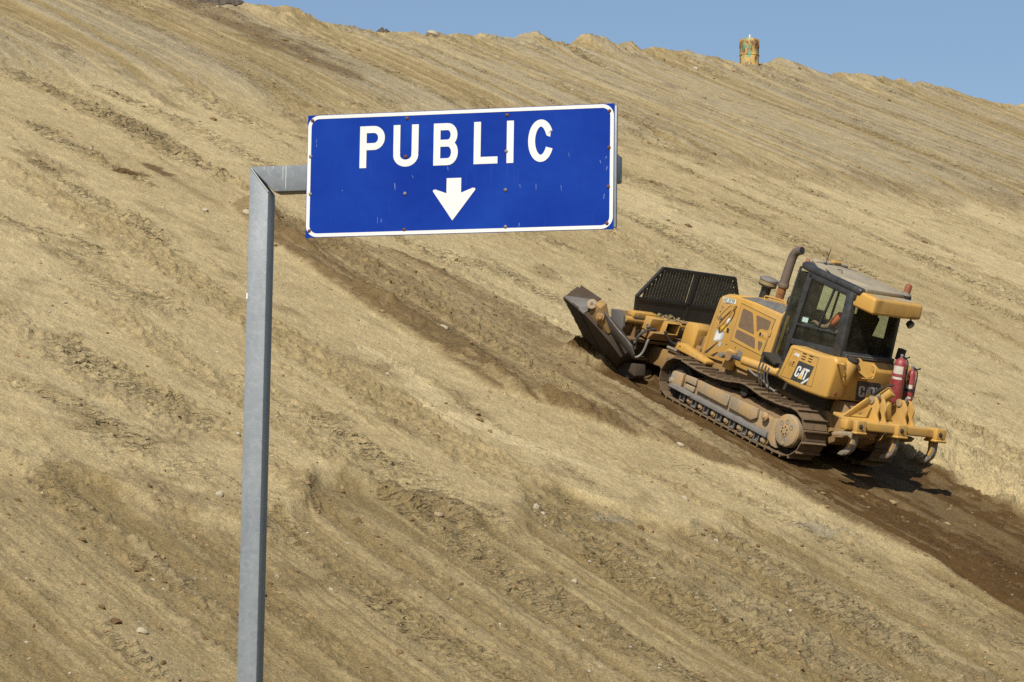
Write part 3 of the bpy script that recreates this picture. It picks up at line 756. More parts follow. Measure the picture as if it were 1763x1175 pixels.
def roller_frame(s):
    fr = empty('track_frame', doz)
    y0, y1 = .70, 1.06
    def Yb(a, b): return (s * a, s * b) if s > 0 else (s * b, s * a)
    def pan(name, poly, a, b, mat, bev=.012): 
        q = MB(); q.prism(poly, 1, *Yb(a, b)); return q.build(name, mat, fr, bevel=bev)
    pan('frame_beam', [(1.66, .28), (1.66, .47), (1.35, .54), (-.5, .60), (-.86, .60), (-.98, .40), (-.9, .27), (1.3, .25)], y0, y1, YELW)
    pan('end_plate', [(1.68, .27), (1.68, .50), (1.645, .535), (1.40, .56), (1.385, .33), (1.62, .27)], y1 + .002, 1.135, YELW)
    pan('cover_plate', [(1.02, .40), (1.04, .585), (.21, .605), (.22, .415), (.26, .40)], y1 + .002, 1.125, YELW)
    pan('cover_plate', [(.19, .405), (.195, .60), (-.48, .625), (-.51, .47), (-.40, .395)], y1 + .002, 1.125, YELW)
    pan('spring_cover', [(1.36, .45), (1.37, .56), (1.08, .585), (1.07, .46)], y1 + .002, 1.115, YELW)
    pan('spring_cover', [(1.30, .34), (1.31, .42), (1.08, .43), (1.08, .34)], y1 + .002, 1.115, YELW)
    pan('slot', [(1.37, .425), (1.37, .45), (1.2, .455), (1.2, .425)], y1 + .001, 1.07, BLK, 0)
    # serrated guard rail
    rg = np.random.RandomState(5); top = []
    for k in range(40):
        x = 1.60 - k * (2.47 / 39); top.append((x, .325 + .024 * k / 39 + rg.uniform(-.010, .012)))
    pan('guard_rail', [(-.88, .262), (1.62, .248)] + top, y1, 1.175, GREYB, .006)
    pan('guard_rail', [(1.62, .262), (1.62, .285), (1.05, .29), (1.05, .268)], 1.176, 1.20, GREYB, .004)
    dm = MB()                                             # dirt heaped along the frame top
    N_ = 60; ring = []
    for k in range(N_):
        x = 1.0 - 1.95 * k / (N_ - 1); z = .575 + .03 * k / N_; hgt = .06 + .05 * math.sin(k * .33) ** 2 * (k / N_) + .02 * rg.rand() + .07 * (k / N_) ** 2
        ring.append([(x, s * 1.05, z), (x, s * 1.0, z + hgt * .55), (x, s * .93, z + hgt), (x, s * .80, z + hgt * .8), (x, s * .72, z)])
    dm.ring(ring); o = dm.build('packed_dirt', CLODM, fr, angle=80); 
    ro = None
    for x in (1.11, .81, .475, .14, -.2, -.49, -.795):
        b = MB(); b.lathe((0, 0, 0), (0, s, 0), [(-.20, .085), (.12, .085), (.125, .062), (.16, .062), (.165, .04), (.18, .035)], 20)
        if ro is None: ro = b.build('track_roller', YELW, fr, bevel=.004); ro.location = (x, s * .96, .19)
        else: copy_part(ro, fr).location = (x, s * .96, .19)
    bk = None
    for x in (1.27, .965, .645, .31, -.03, -.345, -.645):
        if bk is None:
            b = MB(); 
            for a_, b_, c_, d_ in ((-.06, -.045, .13, .25), (.045, .06, .13, .25), (-.06, .06, .118, .132)): b.box(a_, b_, -.02, .02, c_, d_)
            b.box(-.05, .05, -.06, -.03, .13, .25)
            bk = b.build('roller_bracket', GREYB, fr, bevel=.003); bk.location = (x, s * 1.12, 0)
        else: copy_part(bk, fr).location = (x, s * 1.12, 0)
    b = MB(); b.lathe((1.58, s * .76, .42), (0, s, 0), [(0, .25), (.06, .25), (.065, .20), (.09, .20), (.10, .245), (.20, .245), (.21, .19), (.24, .19), (.26, .10), (.36, .09)], 32); b.build('idler', DARK, fr, bevel=.004)
    b = MB(); b.lathe((1.64, s * 1.11, .36), (0, s, 0), [(0, .06), (.03, .06), (.04, .035), (.05, .03)], 18); b.build('idler_bolt', YELW, fr)
    b = MB(); b.lathe((.02, s * .90, .765), (0, s, 0), [(-.12, .07), (.10, .07), (.11, .09), (.14, .09), (.15, .05)], 22); b.build('carrier_roller', DARK, fr)
    # final drive
    b = MB(); b.lathe((-1.27, s * .74, .53), (0, s, 0), [(0, .20), (.2, .22), (.30, .275), (.40, .275), (.43, .255), (.445, .20), (.45, .02)], 44); fd = b.build('final_drive', YELW, fr, angle=25)
    b = MB(); b.lathe((-1.27, s * 1.17, .53), (0, s, 0), [(0, .098), (.025, .098), (.03, .05), (.032, .01)], 26); b.build('hub_cap', YELW, fd, angle=25)
    for k in range(6):
        a = R(90 + 60 * k); b = MB(); b.lathe((-1.27 + .06 * math.cos(a), s * 1.195, .53 + .06 * math.sin(a)), (0, s, 0), [(0, .013), (.016, .013)], 6); b.build('bolt', DARK, fd)
    for k in (0, 1, 2, 4):
        a = R(90 + 52 * (k - 1)) if k < 3 else R(262)
        b = MB(); b.lathe((-1.27 + .145 * math.cos(a), s * 1.16, .53 + .145 * math.sin(a)), (0, s, 0), [(0, .042), (.03, .042), (.03, .026), (.012, .024)], 16); pg_ = b.build('plug', GREYB, fd, angle=25)
        b = MB(); b.lathe((-1.27 + .145 * math.cos(a), s * 1.176, .53 + .145 * math.sin(a)), (0, s, 0), [(0, .024), (.004, .024)], 14); b.build('plug_recess', DARK, pg_)
    b = MB(); b.lathe((-1.30, s * 1.16, .325), (0, s, 0), [(0, .035), (.03, .035), (.032, .02)], 16); b.build('plug', YELW, fd, angle=25)
    # sprocket teeth behind the cap
    b = MB(); pr = []
    for k in range(46):
        a = 2 * math.pi * k / 46; r_ = .35 if k % 2 else .30; pr.append((-1.27 + r_ * math.cos(a), .52 + r_ * math.sin(a)))
    b.prism(pr, 1, *Yb(.84, .92)); b.build('sprocket', DARK, fr)
    pan('rock_guard', [(-.86, .26), (-.88, .60), (-.98, .64), (-1.02, .52), (-1.06, .28), (-1.12, .17), (-1.0, .17)], 1.00, 1.12, YELW)
    b = MB(); b.lathe((-.70, s * 1.12, .57), (0, s, 0), [(0, .075), (.03, .075), (.035, .045), (.05, .04)], 12); b.build('end_bearing', YELW, fr, bevel=.004)
CLODM = paint('packed_dirt', (.25, .16, .075), .95, (.17, .10, .045), .7, scale=12, bumpd=.02)
roller_frame(1); roller_frame(-1)

# ---- chassis
ch = MB(); ch.prism([(1.95, .50), (1.95, .95), (-1.45, .98), (-1.62, .7), (-1.2, .42), (1.6, .40)], 1, -.50, .50)
ch.build('main_frame', YELD, doz, bevel=.02)
b = MB(); b.prism([(-1.2, .50), (-1.2, 1.22), (-1.62, 1.22), (-1.86, 1.0), (-1.80, .62), (-1.55, .45)], 1, -.42, .42); b.build('rear_case', YELD, doz, bevel=.03)
b = MB(); b.prism([(-1.40, .985), (.12, .985), (.12, 1.40), (-.50, 1.42), (-.58, 1.86), (-1.40, 1.90)], 1, -.60, .60); b.build('cab_platform', DARK, doz)
for s in (1, -1):
    b = MB(); b.box(-1.45, -1.05, min(s * .44, s * .72), max(s * .44, s * .72), .40, .80); b.build('axle_housing', YELD, doz, bevel=.03)

# ---- engine hood
hood = empty('engine_hood', doz)
st = [(1.71, .86, 1.16, 1.16), (1.665, .86, 1.93, 1.985), (1.60, .86, 1.955, 2.02), (1.27, .90, 2.055, 2.10), (.93, .95, 2.06, 2.185), (.165, .98, 2.06, 2.285)]
b = MB(); rings = []
for i, (x, z0, zs, zt) in enumerate(st):
    rings.append([(x, .55, z0), (x, .55, zs), (x, .535, zs + (zt - zs) * .25), (x, .43, zt), (x, -.43, zt), (x, -.535, zs + (zt - zs) * .25), (x, -.55, zs), (x, -.55, z0)])
b.ring(rings[1:]); b.build('hood_shell', YEL, hood, bevel=.012)
b = MB(); b.prism([(1.667, .86), (1.667, 1.92), (1.69, 1.90), (1.735, 1.2), (1.735, .86)], 1, -.53, .549); b.build('front_cowl', YEL, hood, bevel=.01)
b = MB()                                                   # dark slanted upper panel
def slant(x, f, zs, zt): return (x, .535 + .004 - .105 * f, zs + (zt - zs) * (.25 + .75 * f) + .003)
b.add([slant(1.24, .0, 2.055, 2.10), slant(.93, .06, 2.06, 2.185), slant(.19, .06, 2.06, 2.285), slant(.19, .94, 2.06, 2.285), slant(.93, .88, 2.06, 2.185), slant(1.2, .5, 2.055, 2.11)], [(0, 1, 4, 5), (1, 2, 3, 4)])
b.build('upper_panel', DUST, hood)
# side door with four screens
def poly_round(poly, r, n=3):
    out = []; k = len(poly)
    for i in range(k):
        p, a, c = Vector(poly[i]), Vector(poly[i - 1]), Vector(poly[(i + 1) % k])
        d1, d2 = (a - p), (c - p); rr_ = min(r, d1.length * .4, d2.length * .4)
        A_, B_ = p + d1.normalized() * rr_, p + d2.normalized() * rr_
        for j in range(n + 1):
            t = j / n; q = A_.lerp(p, t).lerp(p.lerp(B_, t), t); out.append((q.x, q.y))
    return out
for s in (1, -1):
    yy = .5505 * s
    gp = MB(); gp.prism([(1.155, 1.99), (.28, 1.99), (.34, 1.315), (1.145, 1.315)], 1, *sorted((yy - .02 * s, yy + .0015 * s))); gp.build('door_gap', BLK, hood)
    dd = MB(); dd.prism([(1.145, 1.98), (.29, 1.98), (.348, 1.325), (1.135, 1.325)], 1, *sorted((yy, yy + .006 * s))); door = dd.build('side_door', YEL, hood)
    for W_ in ([(1.082, 1.925), (.829, 1.922), (.651, 1.591), (1.068, 1.588)], [(1.080, 1.545), (.61, 1.549), (.531, 1.372), (1.072, 1.39)], [(.74, 1.92), (.358, 1.93), (.368, 1.762), (.55, 1.737), (.608, 1.648)], [(.524, 1.534), (.394, 1.534), (.416, 1.367), (.473, 1.405)]):
        q = MB(); q.prism(poly_round(W_, .035), 1, *sorted((yy, yy + .0075 * s))); q.build('vent_screen', MESHW, door)
    q = MB(); q.prism([(.545, 1.69), (.36, 1.71), (.345, 1.612), (.54, 1.60)], 1, *sorted((yy, yy + .012 * s))); la = q.build('latch', YEL, door, bevel=.004)
    q = MB(); q.box(.49, .535, *sorted((yy, yy + .0135 * s)), 1.62, 1.68); q.build('latch_recess', BLK, la)
    q = MB(); q.lathe((.445, yy + .01 * s, 1.65), (0, s, 0), [(0, .014), (.012, .012)], 10); q.build('latch_knob', GREYB, la)
    q = MB(); q.tube([(1.246, yy, 1.905), (1.25, yy + .07 * s, 1.905), (1.33, yy + .08 * s, 1.89), (1.545, yy + .08 * s, 1.545), (1.455, yy + .08 * s, 1.515), (1.44, yy + .075 * s, 1.41), (1.31, yy + .08 * s, 1.63), (1.235, yy + .08 * s, 1.80), (1.235, yy + .08 * s, 1.90)], .015, 8, smooth=2); q.build('grab_handle', YEL, hood)
    q = MB(); q.prism([(.32, 1.79), (.28, 1.79), (.28, 1.69), (.31, 1.68), (.32, 1.72)], 1, *sorted((yy, yy + .02 * s))); q.build('hinge', YEL, hood, bevel=.004)
yy = .552
panelY('number_plate', [(1.622, 1.945), (1.305, 2.0), (1.285, 1.925), (1.582, 1.858)], yy, .003, WHT, hood)
GRN = paint('grey_green_print', (.14, .20, .14), .6, (.4, .45, .4), .4)
decal_text('WL3K99', .125, (1.596, yy + .0035, 1.862), (-1, 0, .17), (-.02, 0, 1), (0, 1, 0), GRN, 'plate_lettering', hood, bold=.003, xs=.60)
panelY('shield_sticker', [(1.375, 1.645), (1.282, 1.66), (1.285, 1.58), (1.325, 1.535), (1.362, 1.57)], yy, .0025, WHT, hood)
panelY('warning_sticker', [(1.455, 1.50), (1.315, 1.49), (1.305, 1.41), (1.455, 1.425)], yy, .0025, paint('yellow_sticker', (.75, .46, .04), .5, (.2, .15, .1), .3, scale=30), hood)
panelY('warning_sticker', [(1.312, 1.49), (1.252, 1.486), (1.243, 1.405), (1.303, 1.41)], yy, .0025, BLKC, hood)
panelY('worn_sticker', [(1.545, 1.372), (1.33, 1.375), (1.345, 1.26), (1.40, 1.22), (1.54, 1.17)], yy, .0022, BLUE_ST, hood)
panelY('worn_sticker', [(1.525, 1.345), (1.385, 1.345), (1.395, 1.25), (1.53, 1.185)], yy + .0008, .0022, WHT, hood)
panelY('worn_sticker', [(1.385, 1.21), (1.335, 1.215), (1.345, 1.13), (1.39, 1.135)], yy, .0022, BLUE_ST, hood)
panelY('worn_sticker', [(.90, 1.24), (.78, 1.22), (.80, 1.10), (.90, 1.12)], yy, .0022, GREYB, hood)
panelY('scuff_mark', [(1.66, .92), (1.44, 1.18), (1.41, 1.19), (1.60, .92)], yy, .0015, DARK, hood)
panelY('scuff_mark', [(1.50, .92), (1.36, 1.03), (1.34, 1.02), (1.42, .92)], yy, .0015, DARK, hood)
for x, z in ((1.56, 1.78), (1.51, 1.72), (1.585, 1.69), (1.535, 1.60), (1.21, 1.22), (.98, 1.24)):
    q = MB(); q.lathe((x, yy, z), (0, 1, 0), [(0, .012), (.003, .011)], 8); q.build('bolt', DARK, hood)
q = MB(); q.box(1.50, 1.545, yy, yy + .012, 1.57, 1.615); q.box(1.585, 1.62, yy, yy + .012, 1.565, 1.60); q.build('catch', GREYB, hood)
q = MB(); q.tube([(.76, .45, 2.18), (.79, .45, 2.25), (.70, .45, 2.275), (.36, .45, 2.315), (.27, .45, 2.31), (.26, .45, 2.25)], .016, 8, smooth=2); q.build('hood_rail', YEL, hood)
# exhaust stack and air pre-cleaner
ex = empty('exhaust', doz)
b = MB(); b.lathe((.97, -.10, 2.15), (0, 0, 1), [(0, .075), (.26, .075)], 20); b.build('exhaust_base', RUSTO, ex)
b = MB(); b.lathe((.97, -.10, 2.405), (0, 0, 1), [(0, .092), (.02, .10), (.06, .10), (.08, .092), (.10, .092)], 20); b.build('exhaust_collar', EXH, ex)
b = MB(); b.tube([(.97, -.10, 2.49), (.97, -.10, 2.75), (.965, -.10, 2.95), (.94, -.10, 3.04), (.87, -.10, 3.10), (.80, -.10, 3.125)], [.082, .08, .078, .076, .074, .072], 18, smooth=2); pp = b.build('exhaust_pipe', EXH, ex)
b = MB(); b.lathe((.799, -.10, 3.1255), (-.95, 0, .28), [(0, .06), (.004, .06)], 16); b.build('pipe_mouth', BLK, pp)
pc = empty('air_precleaner', doz)
b = MB(); b.lathe((1.28, -.05, 2.05), (0, 0, 1), [(0, .085), (.24, .085), (.26, .12)], 20); b.build('intake_stalk', BLK, pc)
b = MB(); b.lathe((1.28, -.05, 2.30), (0, 0, 1), [(0, .10), (.02, .155), (.05, .16)], 28); b.build('lower_bowl', BLK, pc)
b = MB(); b.lathe((1.28, -.05, 2.35), (0, 0, 1), [(0, .158), (.075, .158)], 28); b.build('clear_band', paint('dusty_clear_plastic', (.32, .25, .11), .4, (.2, .15, .08), .6, scale=10), pc)
b = MB(); b.lathe((1.28, -.05, 2.425), (0, 0, 1), [(0, .17), (.03, .165), (.055, .10), (.065, .02)], 28); b.build('precleaner_cap', GREYB, pc)

# ---- left and right fuel tank / console bodies
def side_body(s):
    body = empty('rear_body', doz)
    q = MB()
    prof = [(-.575, 1.82), (-.49, 1.21), (-.80, 1.185), (-1.2, 1.20), (-1.55, 1.235), (-1.69, 1.26), (-1.69, 1.90), (-1.60, 1.965), (-1.36, 1.90), (-1.03, 1.855)]
    q.prism(prof, 1, *sorted((s * .56, s * .95)))
    o = q.build('tank_shell', YEL, body, bevel=.055, seg=4)
    return body, o
lb, lsh = side_body(1); rb_, rsh = side_body(-1)
q = MB(); q.prism([(-1.30, 1.22), (-1.628, 1.255), (-1.628, 1.80), (-1.50, 1.93), (-1.30, 1.93)], 1, -.57, .57); rp = q.build('rear_panel', YEL, lb, bevel=.02)
y9 = .9505
fr_ = MB(); 
for a_, b_ in (((-.69, 1.775), (-1.275, 1.815)), ((-1.275, 1.815), (-1.315, 1.33)), ((-1.315, 1.33), (-.58, 1.262)), ((-.58, 1.262), (-.69, 1.775))):
    va, vb = Vector((a_[0], 0, a_[1])), Vector((b_[0], 0, b_[1])); d_ = (vb - va).normalized(); n_ = Vector((-d_.z, 0, d_.x)) * .004
    fr_.add([(v.x, y9, v.z) for v in (va + n_, vb + n_, vb - n_, va - n_)], [(0, 1, 2, 3)])
fr_.build('panel_seam', DARK, lb)
for i in range(2):
    for j in range(3):
        x = -.955 - .155 * i - .0 * j; z = 1.765 + .012 * i - .045 * j
        q = MB(); q.prism([(x + .045, z), (x - .045, z + .004), (x - .045, z + .022), (x + .045, z + .018)], 1, y9 - .001, y9 + .0015); q.build('vent_slot', BLK, lb)
panelY('lock_plate', [(-.655, 1.60), (-.815, 1.615), (-.83, 1.505), (-.675, 1.495)], y9, .006, YEL, lb, .003)
panelY('lock_slot', [(-.765, 1.585), (-.80, 1.585), (-.805, 1.565), (-.785, 1.56), (-.78, 1.515), (-.765, 1.515)], y9 + .006, .001, BLK, lb)
q = MB(); q.lathe((-.725, y9 + .005, 1.55), (0, 1, 0), [(0, .012), (.01, .01)], 10); q.build('lock_knob', GREYB, lb)
DECB = paint('black_decal', (.022, .026, .032), .4, (.2, .18, .14), .2, scale=12)
TRI = paint('yellow_decal', (.72, .45, .06), .45, (.4, .3, .2), .2)
def logo(parent, o_, r_, u_, n_, w, h, wt, stripe=True):
    o_, r_, u_, n_ = map(Vector, (o_, r_, u_, n_))
    P_ = lambda a, b_, l=.002: tuple(o_ + r_ * (a * w) + u_ * (b_ * h) + n_ * l)
    q = MB(); q.add([P_(0, 0), P_(1, 0), P_(1, 1), P_(0, 1)], [(0, 1, 2, 3)]); bd = q.build('logo_patch', DECB, parent)
    Q = MB()
    def poly(pts, l=.0035): Q.add([P_(a, b_, l) for a, b_ in pts], [tuple(range(len(pts)))])
    # C, A, T in heavy condensed capitals
    z0, z1 = .20, .78
    c0 = .10; cw = .25
    H = z1 - z0
    def at(x, z): return (x, z0 + z * H)
    for pts in ([at(c0, .14), at(c0 + .07, .02), at(c0 + .085, .12), at(c0 + .085, .88), at(c0 + .07, .98), at(c0, .86)],
                [at(c0 + .07, .98), at(c0 + .085, .82), at(c0 + cw - .085, .82), at(c0 + cw - .06, .99)], [at(c0 + .07, .02), at(c0 + cw - .06, .01), at(c0 + cw - .085, .18), at(c0 + .085, .18)],
                [at(c0 + cw - .085, .60), at(c0 + cw, .60), at(c0 + cw, .86), at(c0 + cw - .06, .99), at(c0 + cw - .085, .82)], [at(c0 + cw - .085, .40), at(c0 + cw - .085, .18), at(c0 + cw - .06, .01), at(c0 + cw, .14), at(c0 + cw, .40)]): poly(pts)
    a0 = .37
    for pts in ([at(a0, 0), at(a0 + .085, 0), at(a0 + .165, .98), at(a0 + .10, .98)], [at(a0 + .265 - .085, 0), at(a0 + .265, 0), at(a0 + .20, .98), at(a0 + .10, .98)]): poly(pts, .0035)
    t0 = .60
    for pts in ([at(t0 - .0, .98), at(t0, .80), at(t0 + .26, .80), at(t0 + .26, .98)], [at(t0 + .087, .80), at(t0 + .087, 0), at(t0 + .173, 0), at(t0 + .173, .80)]): poly(pts)
    Q.build('logo_lettering', wt, bd)
    T_ = MB(); T_.add([P_(.37, .18, .005), P_(.64, .18, .005), P_(.505, .47, .005)], [(0, 1, 2)]); T_.build('logo_triangle', TRI, bd)
    if stripe:
        T_ = MB(); T_.add([P_(.66, .0, .0035), P_(.78, .0, .0035), P_(1.0, .27, .0035), P_(1.0, .42, .0035)], [(0, 1, 2, 3)]); T_.build('logo_stripe', wt, bd)
    return bd
logo(lsh, (-.82, y9 + .0015, 1.29), (-1, 0, .055), (-.16, 0, 1), (0, 1, 0), .365, .345, WHT)
GREYL = paint('greyed_white_lettering', (.50, .50, .50), .5, (.3, .3, .3), .3)
logo(rp, (-1.630, .185, 1.275), (0, -1, 0), (0, .28, 1), (-1, 0, 0), .58, .335, GREYL, False)
decal_text('AAII', .07, (-.735, y9, 1.685), (-1, 0, .02), (-.2, 0, 1), (0, 1, 0), WHT, 'faded_lettering', lsh, bold=.006, xs=.9, lift=.002)
q = MB(); q.lathe((-1.692, .76, 1.36), (-1, 0, 0), [(0, .032), (.006, .03)], 16); q.build('red_reflector', RED, lb)
q = MB(); q.tube([(-1.69, .93, 1.87), (-1.80, .95, 1.905), (-1.82, .92, 1.90), (-1.82, .86, 1.85), (-1.81, .83, 1.76), (-1.80, .76, 1.69), (-1.69, .70, 1.70)], .018, 8, smooth=2); q.build('rear_grab_handle', YEL, lb)
q = MB(); q.tube([(-1.69, .12, 1.92), (-1.80, .12, 1.915), (-1.80, .115, 1.75), (-1.79, .15, 1.71), (-1.78, .36, 1.70), (-1.69, .38, 1.70)], .018, 8, smooth=2); q.build('rear_grab_handle', YEL, lb)
q = MB(); q.add([(-1.60, .50, 1.985), (-1.60, .34, 1.985), (-1.80, .10, 1.78), (-1.80, .28, 1.71), (-1.78, .48, 1.80)], [(0, 1, 2, 3, 4)]); q.build('deflector_plate', YEL, lb)
q = MB(); q.lathe((-1.60, .60, 1.55), (-.22, 0, 1), [(0, .13), (.40, .10)], 22); nk = q.build('filler_neck', YEL, lb, bevel=.01)
q = MB(); q.lathe((-1.69, .60, 1.945), (-.22, 0, 1), [(0, .10), (.03, .105), (.05, .10), (.055, .05)], 22); q.box(-1.79, -1.62, .585, .615, 1.995, 2.02); q.build('filler_cap', DARK, nk)

# ---- steps in front of the tank
stp = empty('step', doz)
b = MB(); tooth = [(.06, 1.45)]
for k in range(7): x = .06 - .05 * k; tooth += [(x - .015, 1.415 - .013 * k), (x - .03, 1.445 - .013 * k)]
b.prism([(.06, 1.47), (-.06, 1.50), (-.31, 1.40), (-.30, 1.35)] + tooth[::-1], 1, .62, .86); b.build('upper_tread', DARK, stp, bevel=.004)
for k in range(4):
    x = -.04 - .075 * k; b = MB(); b.tube([(x, .93, 1.32 - .01 * k), (x - .015, .955, 1.22), (x - .05, .965, 1.12), (x - .12, .95, 1.02)], .014, 8, smooth=1); b.build('step_bar', RUB, stp)
b = MB(); b.box(-.42, .16, .56, .76, 1.15, 1.42); b.build('step_well', DARK, stp, bevel=.02)

# ---- cab
cab = empty('cab', doz)
def fprism(name, poly, a, b_, mat, bev=.012, par=None, ax=1):
    q = MB(); q.prism(poly, ax, a, b_); return q.build(name, mat, par or cab, bevel=bev)
for s in (1, -1):
    ya, yb = sorted((s * .565, s * .625)); yc, yd = sorted((s * .50, s * .64))
    fprism('front_pillar', [(-.17, 1.45), (-.26, 1.45), (-.285, 2.93), (-.30, 3.0), (-.165, 3.0)], ya, yb, BLKC)
    fprism('door_sill', [(-.2, 1.74), (-1.36, 1.89), (-1.36, 2.02), (-1.20, 2.00), (-.25, 1.845)], ya, yb, BLKC)
    fprism('mid_rail', [(-.27, 2.085), (-1.18, 2.235), (-1.18, 2.262), (-.27, 2.115)], ya, yb + .002 * s, BLKC, .004)
    fprism('window_divider', [(-.745, 2.14), (-.715, 2.13), (-.81, 2.92), (-.84, 2.92)], ya + .01, yb - .01, BLKC, .004)
    fprism('top_rail', [(-.2, 2.90), (-1.34, 2.88), (-1.34, 2.995), (-.2, 2.995)], ya, yb, BLKC)
    fprism('rear_pillar', [(-1.21, 1.90), (-1.43, 1.90), (-1.29, 2.98), (-1.115, 2.98)], yc, yd, BLKC, .045)
    flat('door_glass', [(x, s * .595, z) for x, z in [(-.27, 2.1), (-1.18, 2.245), (-1.16, 2.9), (-.27, 2.91)]], GLASS, cab)
    flat('lower_glass', [(x, s * .595, z) for x, z in [(-.24, 1.84), (-1.2, 1.99), (-1.18, 2.24), (-.26, 2.09)]], LGLASS if s > 0 else DARK, cab)
    q = MB(); q.add([(-.19, s * .60, 1.44), (.10, s * .55, 1.44), (.10, s * .55, 2.95), (-.19, s * .60, 2.95)], [(0, 1, 2, 3)]); q.build('quarter_glass', GLASS, cab)
    q = MB(); q.tube([(.11, s * .545, 1.40), (.10, s * .545, 3.0)], .022, 8); q.build('front_post', BLKC, cab)
    q = MB(); q.tube([(-.19, s * .615, 1.43), (.11, s * .55, 1.43)], .028, 8); q.build('lower_rail', BLKC, cab)
q = MB(); q.add([(.115, .54, 1.6), (.115, -.54, 1.6), (.105, -.54, 2.95), (.105, .54, 2.95)], [(0, 1, 2, 3)]); q.build('windshield', GLASS, cab)
q = MB(); q.add([(-1.415, .58, 2.0), (-1.415, -.58, 2.0), (-1.31, -.57, 2.82), (-1.31, .57, 2.82)], [(0, 1, 2, 3)]); q.build('rear_glass', RGLASS, cab)
q = MB(); q.box(-1.50, -1.39, -.60, .60, 1.88, 2.02); q.build('rear_sill', BLKC, cab, bevel=.012)
q = MB(); q.box(-1.52, -1.50, -.15, .60, 1.955, 1.972); q.box(-1.52, -1.50, -.15, .60, 1.985, 1.998); q.build('sill_trim', GREYB, cab)
q = MB(); q.box(-1.36, -1.26, -.50, .50, 2.80, 2.99); q.build('rear_header', BLKC, cab)
q = MB(); q.box(-1.60, -1.48, -.70, -.60, 2.02, 2.22); q.build('side_lamp_box', DARK, cab, bevel=.01)
# roof: plan with clipped front corners
plan = [(.16, .44), (.16, -.44), (.05, -.60), (-.1, -.64), (-1.42, -.64), (-1.42, .64), (-.1, .64), (.05, .60)]
q = MB(); q.prism(plan, 2, 2.985, 3.10); rf = q.build('roof', BLKC, cab, bevel=.045, seg=3)
plan2 = [(.06, .30), (.06, -.30), (-.24, -.52), (-1.44, -.52), (-1.44, .52), (-.24, .52)]
q = MB(); q.prism(plan2, 2, 3.04, 3.118); q.build('roof_top', ROOFM, rf, bevel=.014)
q = MB(); q.box(.03, .16, -.50, .30, 3.095, 3.155); lb2 = q.build('front_light_bar', ROOFM, cab, bevel=.02)
q = MB(); q.box(.02, .13, -.30, -.12, 3.15, 3.185); q.build('lamp', YEL, lb2, bevel=.01)
q = MB(); q.lathe((.12, .36, 3.09), (.8, .5, -.1), [(0, .04), (.05, .055), (.06, .05)], 14); q.build('front_lamp', ORNG, cab)
# visor with dent, over the rear window
VP = [(-1.20, 2.785), (-1.20, 3.03), (-1.30, 3.06), (-1.62, 3.035), (-1.70, 2.985), (-1.715, 2.80), (-1.66, 2.785)]
q = MB(); q.prism([(-1.22, 2.77), (-1.22, 3.05), (-1.74, 3.045), (-1.77, 2.775)], 1, -.60, .60); vis = q.build('rear_visor', YEL, cab, bevel=.048, seg=4)
bm = bmesh.new(); bm.from_mesh(vis.data); bmesh.ops.subdivide_edges(bm, edges=[e for e in bm.edges if e.calc_length() > .3], cuts=24, use_grid_fill=True)
bmesh.ops.triangulate(bm, faces=[f for f in bm.faces if len(f.verts) > 4])
for v in bm.verts:
    x, y, z = v.co
    if x < -1.7:
        w_ = math.exp(-((y - .40) / .07) ** 2 - ((z - .25 * (y - .4) - 2.93) / .06) ** 2); v.co.x += .055 * w_
        if z < 2.85 and y < -.2: v.co.z += .03 * math.exp(-((y + .45) / .15) ** 2)
bm.to_mesh(vis.data); bm.free()
q = MB(); q.box(-1.66, -1.46, .05, .44, 3.0415, 3.049); q.box(-1.66, -1.46, -.48, -.05, 3.0415, 3.049); q.build('visor_grip_pads', ROOFM, vis)
# beacon, antenna, work lamp, wires
bc = empty('beacon', cab)
q = MB(); q.lathe((-1.42, -.45, 3.11), (0, 0, 1), [(0, .09), (.02, .085), (.03, .065), (.05, .06)], 20); q.build('beacon_base', GREYB, bc)
q = MB(); q.lathe((-1.42, -.45, 3.155), (0, 0, 1), [(0, .06), (.10, .06), (.135, .05), (.15, .02)], 20); q.build('beacon_lens', ORNG, bc)
q = MB(); q.lathe((.0, .10, 3.11), (0, 0, 1), [(0, .035), (.03, .03), (.035, .01)], 12); an = q.build('antenna_base', BLK, cab)
q = MB(); q.tube([(.0, .10, 3.13), (-.01, .10, 3.40)], .007, 6); q.build('antenna_whip', BLK, an)
wl_ = empty('work_lamp', cab)
q = MB(); q.tube([(-1.60, -.52, 2.80), (-1.62, -.54, 2.73)], .015, 6); q.build('lamp_bracket', BLK, wl_)
q = MB(); q.lathe((-1.56, -.55, 2.70), (-.8, -.1, -.45), [(0, .03), (.02, .06), (.09, .07), (.10, .065)], 18); q.build('lamp_body', BLK, wl_)
q = MB(); q.lathe((-1.645, -.56, 2.653), (-.8, -.1, -.45), [(0, .055), (.004, .05)], 18); q.build('lamp_lens', GREYB, wl_)
q = MB(); q.tube([(-.40, .50, 3.125), (-.62, .57, 3.11), (-.80, .655, 3.0), (-.92, .655, 2.90), (-1.15, .66, 2.93)], .007, 6, smooth=2); q.build('cable', BLK, cab)
q = MB(); q.tube([(-.30, .1, 3.13), (-.45, .15, 3.16), (-.55, .25, 3.125)], .006, 6, smooth=1); q.build('cable', BLK, cab)
